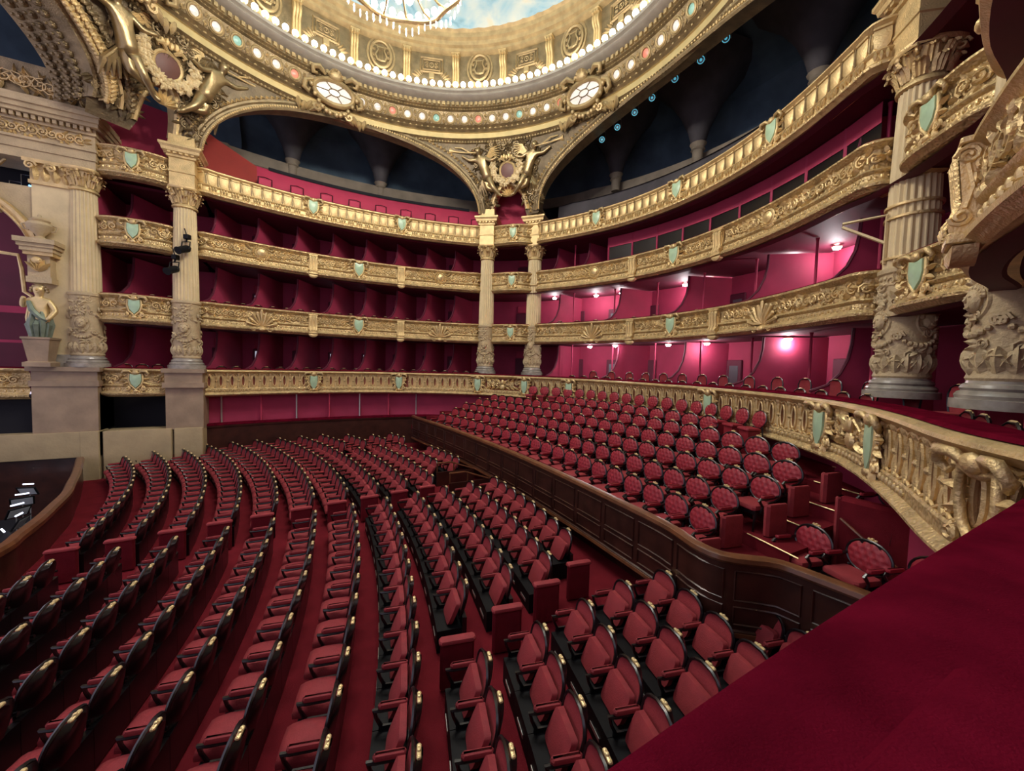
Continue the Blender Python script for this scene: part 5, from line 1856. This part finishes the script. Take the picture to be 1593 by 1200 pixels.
def stall_meshes():
    o = {}
    # seat cushion, rounded front
    rows = []
    for y, zt, zb_ in ((-.20, .455, .36), (-.1, .475, .35), (.08, .48, .345), (.2, .47, .345), (.255, .44, .35), (.265, .40, .37)):
        w = .235 if y < .2 else (.215 if y < .26 else .19)
        rows.append([(-w, y, zb_), (-w - .005, y, (zb_ + zt) / 2), (-w + .03, y, zt - .008), (0, y, zt + .012), (w - .03, y, zt - .008), (w + .005, y, (zb_ + zt) / 2), (w, y, zb_)])
    mb = MB().grid(rows)
    mb.f.append(tuple(range(5 * 7, 6 * 7)))
    o['seat'] = mb.mesh('seat', VELVET, 50)
    # concave padded back, round shouldered
    ts = [0, .12, .3, .5, .68, .82, .92, 1.0]
    wd = [.20, .225, .245, .255, .25, .22, .165, .07]
    rows = []
    for t, w in zip(ts, wd):
        z = .46 + .44 * t
        y0 = -.22 - .09 * t
        row = []
        for u in (-1, -.75, -.4, 0, .4, .75, 1):
            dish = .055 * (abs(u) ** 2)
            puff = .028 * (1 - abs(u) ** 3) * math.sin(PI * min(1, t * .9 + .1))
            row.append((w * u, y0 + dish + puff, z))
        rows.append(row)
    o['backrest'] = MB().grid(rows).mesh('backrest', VELVET, 60)
    rows = []
    for t, w in ((0, .205), (.04, .225), (.15, .232), (.24, .232), (.30, .225), (.325, .20)):
        y0 = .02 - .42 * t
        z = .37 + t
        pf = .02 * math.sin(PI * min(1, .15 + t / .32 * .8))
        rows.append([(-w, y0 - .07, z), (-w, y0, z), (-w * .7, y0 + pf, z + .004), (0, y0 + pf * 1.3, z + .008), (w * .7, y0 + pf, z + .004), (w, y0, z), (w, y0 - .07, z)])
    mbs = MB().grid(rows)
    mbs.f.append(tuple(range(5 * 7, 6 * 7)))
    o['seat_up'] = mbs.mesh('seat', VELVET, 50)
    # dark back shell and outline frame
    pts = []
    for t, w in zip(ts, wd):
        pts.append((-w - .012, -.22 - .09 * t + .05, .46 + .445 * t))
    pts += [(-p[0], p[1], p[2]) for p in reversed(pts)]
    mb = MB().tube(pts, .021, 5)
    rows = []
    for t, w in zip(ts, wd):
        z = .44 + .46 * t
        y0 = -.245 - .09 * t
        rows.append([(-w - .015, y0 + .05, z), (-w * .5, y0 - .015, z), (w * .5, y0 - .015, z), (w + .015, y0 + .05, z)])
    mb.grid(rows)
    mb.box(-.292, .292, -.27, -.2, .03, .5)
    o['frame'] = mb.mesh('frame', EBONY, 40)
    o['crest'] = MB().bbox(-.075, .075, -.335, -.29, .892, .922, .012).ball((0, -.312, .925), (.024, .022, .016), 6, 4).ball((-.05, -.312, .914), (.022, .02, .014), 5, 4).ball((.05, -.312, .914), (.022, .02, .014), 5, 4).mesh('crest', BRASS)
    # shared arm on the left
    o['armrest'] = MB().bbox(.255, .33, -.2, .13, .60, .665, .025).mesh('armrest', VELVET)
    o['arm_support'] = MB().tube([(.292, -.26, .60), (.292, -.1, .575), (.292, .1, .575), (.292, .17, .585), (.292, .15, .5), (.292, .1, .40), (.292, .12, .1)], [.022, .022, .024, .03, .02, .025, .022], 6).box(.28, .305, -.24, .08, .1, .40).mesh('arm_support', EBONY)
    mb = MB().box(-.288, .288, -.22, .19, .0, .345)  # widened black box: the shadow under the row put into shape and colour
    o['base'] = mb.mesh('base', BLACK)
    o['number_plate'] = MB().box(-.12, .12, .192, .20, .12, .17).mesh('number_plate', STEEL)
    return o


def amphi_meshes():
    o = {}
    nu, nv = 20, 16
    buttons = [(bx * .115 + (.0575 if by % 2 else 0), by * .085) for by in (-2, -1, 0, 1, 2) for bx in (-2, -1, 0, 1, 2)]
    rows = []
    A, B = .295, .225
    cz = .66
    for j in range(nv + 1):
        v = -1 + 2 * j / nv
        row = []
        for i in range(nu + 1):
            u = -1 + 2 * i / nu
            # square to disc
            x, z = A * u * math.sqrt(1 - v * v / 2), B * v * math.sqrt(1 - u * u / 2)
            rr = (x / A) ** 2 + (z / B) ** 2
            puff = .055 * math.sqrt(max(0, 1 - rr)) + .0
            dent = sum(math.exp(-((x - bx) ** 2 + (z - bz) ** 2) / .0009) for bx, bz in buttons) * .036
            row.append((x, -.24 - .16 * (z + B) + puff - (dent if rr < .9 else 0), cz + z))
        rows.append(row)
    o['backrest'] = MB().grid(rows).mesh('backrest', VELVET2, 80)
    n = 22
    mb = MB().tube([(.31 * cos(2 * PI * k / n), -.245 - .16 * (.24 * sin(2 * PI * k / n) + B), cz + .24 * sin(2 * PI * k / n)) for k in range(n)], .019, 6, closed=True)
    mb.prism([(.305 * cos(2 * PI * k / n), cz + .235 * sin(2 * PI * k / n)) for k in range(n)], -.325, -.30)
    for s_ in (-1, 1):
        mb.tube([(s_ * .27, -.26, .44), (s_ * .2, -.30, .45), (s_ * .22, -.24, .3), (s_ * .24, -.28, 0)], .024, 5)
        mb.tube([(s_ * .25, .2, .36), (s_ * .26, .24, .2), (s_ * .25, .25, 0)], [.03, .022, .018], 5)
    mb.box(-.27, .27, -.24, .24, .30, .36)
    o['frame'] = mb.mesh('frame', EBONY, 40)
    o['seat'] = MB().bbox(-.26, .26, -.22, .26, .36, .465, .04).mesh('seat', VELVET)
    mb = MB().bbox(-.06, .06, -.35, -.31, .895, .92, .012)
    for k in (-1, 0, 1):
        mb.ball((k * .045, -.33, .922 + (.012 if k == 0 else 0)), (.024, .022, .02), 6, 4)
    o['crest'] = mb.mesh('crest', BRASS)
    for s_ in (1, -1):
        k = 'armrest' + ('' if s_ > 0 else '_b')
        o[k] = MB().bbox(min(s_ * .26, s_ * .325), max(s_ * .26, s_ * .325), -.16, .14, .60, .66, .022).mesh('armrest', VELVET2)
    for s_ in (1, -1):
        mb = MB()
        mb.tube([(s_ * .29, -.28, .62), (s_ * .295, -.1, .585), (s_ * .295, .16, .59), (s_ * .295, .19, .57), (s_ * .29, .1, .45), (s_ * .28, .12, .34)], [.02, .02, .024, .03, .02, .022], 6)
        o['arm_support' + ('' if s_ > 0 else '_b')] = mb.mesh('arm_support', EBONY)
    return o


SM, AM = stall_meshes(), amphi_meshes()
for d_ in (SM, AM):
    for me in d_.values():
        if len(me.vertices) > 3000:
            print('heavy', me.name, len(me.vertices))
RC = (-27.5, -0.7)
seats = []


def row_pos(R, y):
    return RC[0] + math.sqrt(R * R - (y - RC[1]) ** 2), y


def face_rz(x, y):
    a = math.atan2(RC[1] - y, RC[0] - x)
    return a - PI / 2


PITCH_S = .585
for k in range(14):
    R = 20.785 + .843 * k
    nearY, farY = -1.42 + .085 * k, .08 + .06 * k
    secs = []
    if k >= 8:
        side_in, side_out = -5.95 + .28 * (k - 8), -7.02 + .12 * (k - 8)
    if k < 8:
        secs.append(('near', nearY, -1, -9.3))
        secs.append(('far', farY, 1, min(8.35 + .32 * k, 9.9)))
    elif k < 12:
        secs.append(('near', nearY, -1, side_in))
        secs.append(('side', side_out, -1, -9.4))
        secs.append(('far', farY if k < 10 else 2.5, 1, 6.2 if k < 11 else 5.2))
        secs.append(('farside', 7.4, 1, 9.6 if k < 10 else 8.9))
    else:
        secs.append(('side', -6.75 - (.0 if k == 12 else 1.35), -1, -9.4))
    for nm, y0, sg, ylim in secs:
        n = 0
        ang = math.asin((y0 - RC[1]) / R)
        while True:
            y = RC[1] + R * sin(ang + sg * n * PITCH_S / R)
            if (sg > 0 and y > ylim + .01) or (sg < 0 and y < ylim - .01) or n > 40:
                break
            x = RC[0] + R * cos(ang + sg * n * PITCH_S / R)
            seats.append((k, nm, n, x, y))
            n += 1
vis = []
for k, nm, n, x, y in seats:
    q = seen((x, y, floor_z(x) + .7), 260)
    if q:
        vis.append((q[2], k, nm, n, x, y))
vis.sort()
print('stall chairs in view', len(vis))
PARTNAMES = [('seat', 'seat'), ('backrest', 'backrest'), ('frame', 'frame'), ('crest', 'crest'), ('armrest', 'armrest'), ('arm_support', 'arm_support'), ('base', 'base'), ('number_plate', 'number_plate')]
WHERE = {'near': 'seat this side of centre aisle', 'far': 'seat beyond centre aisle', 'side': 'seat this side of near side aisle', 'farside': 'seat past far side aisle'}
rest = []
for i, (d, k, nm, n, x, y) in enumerate(vis):
    M = T(x, y, floor_z(x), face_rz(x, y))
    if i < 300:
        c = thing('stall_chair', 'red stall chair, %s row from pit, %s %s' % (ORD[k + 1], ORD[n + 1], WHERE[nm]), 'chair', M, 'stall chairs')
        for pn, key in PARTNAMES:
            link(pn, SM['seat_up' if key == 'seat' and k >= 7 else key], M, c)
    else:
        rest.append(M)
if rest:
    far = thing('distant_stall_chairs', 'most distant red stall chairs massed by the far wall', 'chairs')
    far['kind'] = 'stuff'
    for pn, key in PARTNAMES[:6]:
        src = SM[key]
        mb = MB()
        V = [v.co.copy() for v in src.vertices]
        F = [tuple(p.vertices) for p in src.polygons]
        for M in rest:
            mb.add([tuple(M @ v) for v in V], F)
        obj(pn, mb, src.materials[0], far, smooth=50)
# velvet end boxes of the rows along the centre and side aisles
ME['endbox'] = MB().bbox(-.05, .05, -.24, .22, .02, .68, .03).mesh('panel', CARPET)
ME['endcap'] = MB().bbox(-.07, .07, -.26, .24, .66, .73, .03).mesh('cap', VELVET)
ec = 0
for k in range(12):
    R = 20.785 + .843 * k
    for nm, yy in (('beyond', .08 + .06 * k - .42), ('near', (-5.95 + .28 * (k - 8) - .42) if k >= 8 else None)):
        if yy is None or (nm == 'beyond' and k > 9):
            continue
        x, y = row_pos(R, yy)
        M = T(x, y, floor_z(x), face_rz(x, y))
        b_ = thing('row_end_box', 'dark velvet end box of the %s row from the pit at the %s aisle' % (ORD[k + 1], 'centre' if nm == 'beyond' else 'near side'), 'row end', M, 'row end boxes')
        link('panel', ME['endbox'], M, b_)
        link('cap', ME['endcap'], M, b_)
# stair opening with handrails in the middle of the stalls
sh_ = thing('stair_rail', 'red handrail around the stair opening in front of the wooden parapet', 'handrail', T(2.4, 1.4, .1))
for y in (.75, 2.15):
    obj('rail', MB().tube([(1.75, y, .95), (2.3, y, .95), (3.2, y, .62)], .03, 6), WOODL, sh_)
    obj('panel', MB().box(1.75, 3.2, y - .03, y + .03, .05, .62), WOOD, sh_)
    for x in (1.78, 2.4):
        obj('post', MB().tube([(x, y, .05), (x, y, .95)], .025, 6), WOODL, sh_)

# ------------------------------------------------------------------ amphitheatre
def parx(y):
    return 3.4 - .0075 * (y + 2) ** 2


PAR = Path([(2.55, 9.0), (parx(8.1), 8.1)] + [(parx(y), y) for y in np.linspace(6.5, -6.6, 10)] + [(3.05, -7.35), (3.08, -7.75), (3.35, -8.02), (3.6, -8.25), (3.7, -8.8), (3.8, -9.6)], .15)
# our right-hand rule puts the hall normal to the stage side when travelling towards -Y
pr = struct('wall_amphitheatre_parapet', sweep(MB(), PAR, [(-.06, 1.25), (-.06, 1.72), (.03, 1.72), (.03, .72), (.06, .70), (.07, .62), (.0, .58), (-.35, .55), (-.4, -.1)]), WOOD, label='curved dark panelled wooden parapet of the amphitheatre')
obj('hand_rail', sweep(MB(), PAR, [(.05, 1.70), (.08, 1.74), (.07, 1.80), (.02, 1.825), (-.07, 1.82), (-.10, 1.76), (-.08, 1.70)]), WOODL, pr)
mbp = None
npn = int(PAR.len / .95)
for k in range(npn):
    d0, d1 = PAR.len * k / npn + .07, PAR.len * (k + 1) / npn - .07
    for zz0, zz1 in ((1.16, 1.6), (.80, 1.06)):
        mb = MB()
        pts = [PAR.at(d) for d in np.linspace(d0, d1, 4)]
        lo_, hi_ = [(p[0] + p[2] * .04, p[1] + p[3] * .04, zz0) for p in pts], [(p[0] + p[2] * .04, p[1] + p[3] * .04, zz1) for p in pts]
        mb.tube(lo_ + hi_[::-1], .016, 4, closed=True)
        obj('panel', mb, WOOD, pr)
obj('moulding', sweep(MB(), PAR, [(.03, .70), (.07, .68), (.08, .62), (.03, .58)]), WOODL, pr)
NROW = 6
RA0, RAS = 31.62, .72
aw = MB()
ys = np.linspace(-8.05, 9.7, 40)
prevR = 27.0
for j in range(NROW + 1):
    z = 1.225 + .225 * j
    Rf = (RA0 + RAS * j - .40) if j else 30.5
    Rb_ = RA0 + RAS * (j + 1) - .40 if j < NROW else 38.0
    def xx(R, y):
        v = RC[0] + math.sqrt(R * R - (y - RC[1]) ** 2)
        return max(v, float(np.interp(-y, -PAR.P[:, 1], PAR.P[:, 0])) + .09)
    aw.grid([[(xx(Rf, y), y, z - .225), (xx(Rf, y), y, z), (xx(Rb_, y), y, z)] for y in ys])
aw.add([(3.6, -8.05, 1.15), (5.75, -8.05, 1.15), (5.9, -9.9, 1.15), (3.75, -9.9, 1.15)], [(0, 1, 2, 3)])
aw.add([(5.75, -8.05, 1.86), (7.3, -8.05, 1.86), (7.3, -9.9, 1.86), (5.8, -9.9, 1.86)], [(0, 1, 2, 3)])
for j in range(NROW):
    xa_ = xx((RA0 + RAS * j - .40) if j else 30.5, -8.05)
    xb_ = xx(RA0 + RAS * (j + 1) - .40, -8.05)
    aw.add([(xa_, -8.05, 1.1), (xb_, -8.05, 1.1), (xb_, -8.05, 1.225 + .225 * j), (xa_, -8.05, 1.225 + .225 * j)], [(0, 1, 2, 3)])
amf = struct('floor_amphitheatre', aw, CARPET, 20, label='stepped red carpet floor of the amphitheatre')
for j in range(1, NROW + 1):
    R = RA0 + RAS * j - .40
    pts = [(RC[0] + math.sqrt((R - .012) ** 2 - (y - RC[1]) ** 2), y, 1.225 + .225 * j + .004) for y in np.linspace(-7.3, -8.2, 5)]
    obj('step_edge', MB().tube(pts, .012, 4), BRASS, amf)
struct('wall_amphitheatre_back', sweep(MB(), BAL, [(-.55, 1.0), (-.55, 2.95)]), CRIM)
ARN = [('seat', 'seat'), ('backrest', 'backrest'), ('frame', 'frame'), ('crest', 'crest'), ('armrest', 'armrest'), ('armrest', 'armrest_b'), ('arm_support', 'arm_support'), ('arm_support', 'arm_support_b')]
na = 0
for j in range(NROW):
    R = RA0 + RAS * j
    z = 1.225 + .225 * j
    n = 0
    ystart = (-6.85, -6.75, -7.1, -7.1, -7.3, -4.3)[j]
    if j == 5:
        ystart = -4.1
    while True:
        ang = math.asin((ystart - RC[1]) / R) + n * .66 / R
        y = RC[1] + R * sin(ang)
        x = RC[0] + R * cos(ang)
        if y > (7.5 if j < 5 else 3.4):
            break
        n += 1
        if math.hypot(x, y) > float(np.interp(math.degrees(math.atan2(y, x)), [b[0] for b in _bt], [b[1] for b in _bt])) - .42:
            continue
        M = T(x, y, z, face_rz(x, y))
        c = thing('amphitheatre_chair', 'tufted oval-backed red amphitheatre chair, %s row behind the parapet, %s from the near steps' % (ORD[j + 1], ORD[n]), 'chair', M, 'amphitheatre chairs')
        for pn, key in ARN:
            link(pn, AM[key], M, c)
        na += 1
# chairs of the near side section by the steps
for k, (x, y, z) in enumerate(((4.66, -8.02, 1.13), (4.72, -8.70, 1.15), (4.79, -9.38, 1.17), (6.0, -8.62, 1.86))):
    M = T(x, y, z, face_rz(x, y) - .05)
    lab = ['closest to the steps', 'in the middle of the three', 'cut by the velvet rail', 'behind the velvet stair wall'][k]
    c = thing('amphitheatre_chair', 'wide dark tufted chair of the near side section, %s' % lab, 'chair', M, 'amphitheatre chairs')
    for pn, key in ARN:
        link(pn, AM[key], M, c)
# rear bench of small tufted backs against the balustrade
ME['bback'] = AM['backrest']
ME['bframe'] = MB().tube([(.285 * cos(2 * PI * k / 18), -.245 - .16 * (.24 * sin(2 * PI * k / 18) + .225), .66 + .24 * sin(2 * PI * k / 18)) for k in range(18)], .016, 5, closed=True).tube([(-.2, -.27, 0), (-.2, -.25, .46)], .02, 5).tube([(.2, -.27, 0), (.2, -.25, .46)], .02, 5).mesh('frame', EBONY)
ME['bseat'] = MB().bbox(-.25, .25, -.2, .15, .36, .44, .03).box(-.2, .2, -.2, .1, 0, .36).mesh('seat', VELVET2)
k = 0
s0, s1 = BAL.near(7.75, 5.8), BAL.near(7.55, -5.95)
nbk = int((s1 - s0) / .66)
for q in range(nbk):
    d = s0 + (s1 - s0) * (q + .5) / nbk
    x, y, nx, ny = BAL.at(d)
    M = T(x + nx * .46, y + ny * .46, 2.74, math.atan2(ny, nx) - PI / 2) @ Matrix.Diagonal((.9, 1, .92, 1))
    c = thing('bench_chair', 'small tufted red chair standing against the gilt balustrade, %s from the far columns' % ORD[q + 1], 'chair', M, 'chairs against the balustrade')
    link('backrest', ME['bback'], M, c)
    link('frame', ME['bframe'], M, c)
    link('seat', ME['bseat'], M, c)
# velvet row ends beside the near steps
for j in range(5):
    R = RA0 + RAS * j
    y = (-7.3, -7.2, -7.56, -7.56, -7.76)[j]
    x = RC[0] + math.sqrt(R * R - (y - RC[1]) ** 2)
    M = T(x, y, 1.225 + .225 * j, face_rz(x, y))
    b_ = thing('row_end_box', 'velvet row end beside the near amphitheatre steps, %s row behind the parapet' % ORD[j + 1], 'row end', M, 'amphitheatre row ends')
    link('panel', MB().bbox(-.06, .06, -.22, .24, 0, .58, .04).mesh('panel', VELVET), M, b_)
# velvet wall and rail by the near steps
vw = thing('stair_wall', 'dark velvet stair wall below the near end of the gilt balustrade', 'wall', T(5.75, -8.8, 1.4))
obj('body', MB().grid([[(5.62 + .12 * t, -8.1 - 1.5 * t, 1.2), (5.62 + .12 * t, -8.1 - 1.5 * t, 2.38), (5.68 + .12 * t, -8.1 - 1.5 * t, 2.44), (5.8 + .12 * t, -8.1 - 1.5 * t, 2.44), (5.84 + .12 * t, -8.1 - 1.5 * t, 2.38), (5.84 + .12 * t, -8.1 - 1.5 * t, 1.2)] for t in (0, .3, .7, 1)]), CARPET, vw)
obj('end_cap', MB().bbox(5.6, 5.86, -8.16, -8.08, 1.2, 2.44, .03), VELVET, vw)
obj('hand_rail', MB().tube([(5.55, -8.2, 2.1), (5.4, -8.6, 1.9), (5.25, -9.1, 1.65)], .022, 6), WOODL, vw)

# ------------------------------------------------------------------ chairs in the boxes, seen over the rails
bx_b = MB().grid([[(-.2 * w, -.03 * u * u, z) if False else (u * w, .05 * u * u, z) for u in (-1, -.5, 0, .5, 1)] for w, z in ((.17, .45), (.2, .6), (.21, .78), (.17, .9), (.08, .95))]).mesh('backrest', VELVET)
bx_f = MB().tube([(-.17, .05, .42), (-.21, .05, .62), (-.215, .05, .8), (-.17, .04, .92), (-.08, .03, .97), (.08, .03, .97), (.17, .04, .92), (.215, .05, .8), (.21, .05, .62), (.17, .05, .42)], .02, 5).mesh('frame', EBONY)
bx_c = MB().tube([(-.12, .03, .955), (-.05, .03, .985), (.05, .03, .985), (.12, .03, .955)], .014, 5).mesh('crest', BRASS)
bx_s = MB().bbox(-.22, .22, 0, .42, .36, .46, .04).mesh('seat', VELVET)
bx_l = MB()
for sx in (-.18, .18):
    for sy in (.04, .38):
        bx_l.tube([(sx, sy, 0), (sx, sy, .38)], .018, 5)
bx_l = bx_l.mesh('legs', EBONY)


def box_chair(M, label, grp):
    c = thing('box_chair', label, 'chair', M, grp)
    for nm, me in (('backrest', bx_b), ('frame', bx_f), ('crest', bx_c), ('seat', bx_s), ('legs', bx_l)):
        link(nm, me, M, c)


q = 0
for k in range(22):
    s_ = BAL.near(-5.9, 9.55) + .3 + k * .56
    q += 1
    box_chair(BAL.frame(s_, Z1 - .84, -.72) , 'box chair behind the far first tier rail, %s from the stage' % ORD[q], 'first tier far box chairs')
q = 0
for k in range(21):
    s_ = sA + .5 + k * .57
    q += 1
    box_chair(TIER.frame(s_, Z2 - .80, -.68), 'box chair behind the far second tier rail, %s from the stage' % ORD[q], 'second tier far box chairs')
q = 0
s0, s1 = BAL.near(8.5, 4.2), BAL.near(6.4, -7.6)
for k in range(20):
    q += 1
    box_chair(BAL.frame(s0 + (s1 - s0) * (k + .3) / 20, Z1 - .86, -.8), 'front row box chair behind the rear first tier rail, %s from the far columns' % ORD[q], 'first tier rear box chairs')
for k in range(15):
    box_chair(BAL.frame(s0 + (s1 - s0) * (k + .6) / 15, Z1 - .62, -2.2), 'second row box chair in the rear first tier, %s from the far columns' % ORD[k + 1], 'first tier rear box chairs')
for k in range(14):
    box_chair(TIER.frame(sB2 + 1.0 + (sC - sB2 - 2) * k / 13, Z2 - .80, -.7), 'box chair behind the rear second tier rail, %s from the far columns' % ORD[k + 1], 'second tier rear box chairs')
for k in range(4):
    box_chair(TIER.frame(TIER.near(-9.2, 9.6) + .25 + k * .5, Z1 - .82, -.6), 'box chair in the first short box by the stage, %s from the stage' % ORD[k + 1], 'stage-side box chairs')
for k in range(3):
    box_chair(TIER.frame(TIER.near(-9.0, 9.6) + .3 + k * .55, Z2 - .78, -.6), 'box chair in the second short box by the stage, %s from the stage' % ORD[k + 1], 'stage-side box chairs')
for k, p in enumerate(((4.7, -9.85), (5.3, -9.6), (3.9, -10.2))):
    box_chair(T(p[0], p[1], Z1 - .93, .5), 'dark box chair beyond the near curve of the balustrade, %s' % ['middle one', 'beside the big column', 'at the picture edge'][k], 'near box chairs')
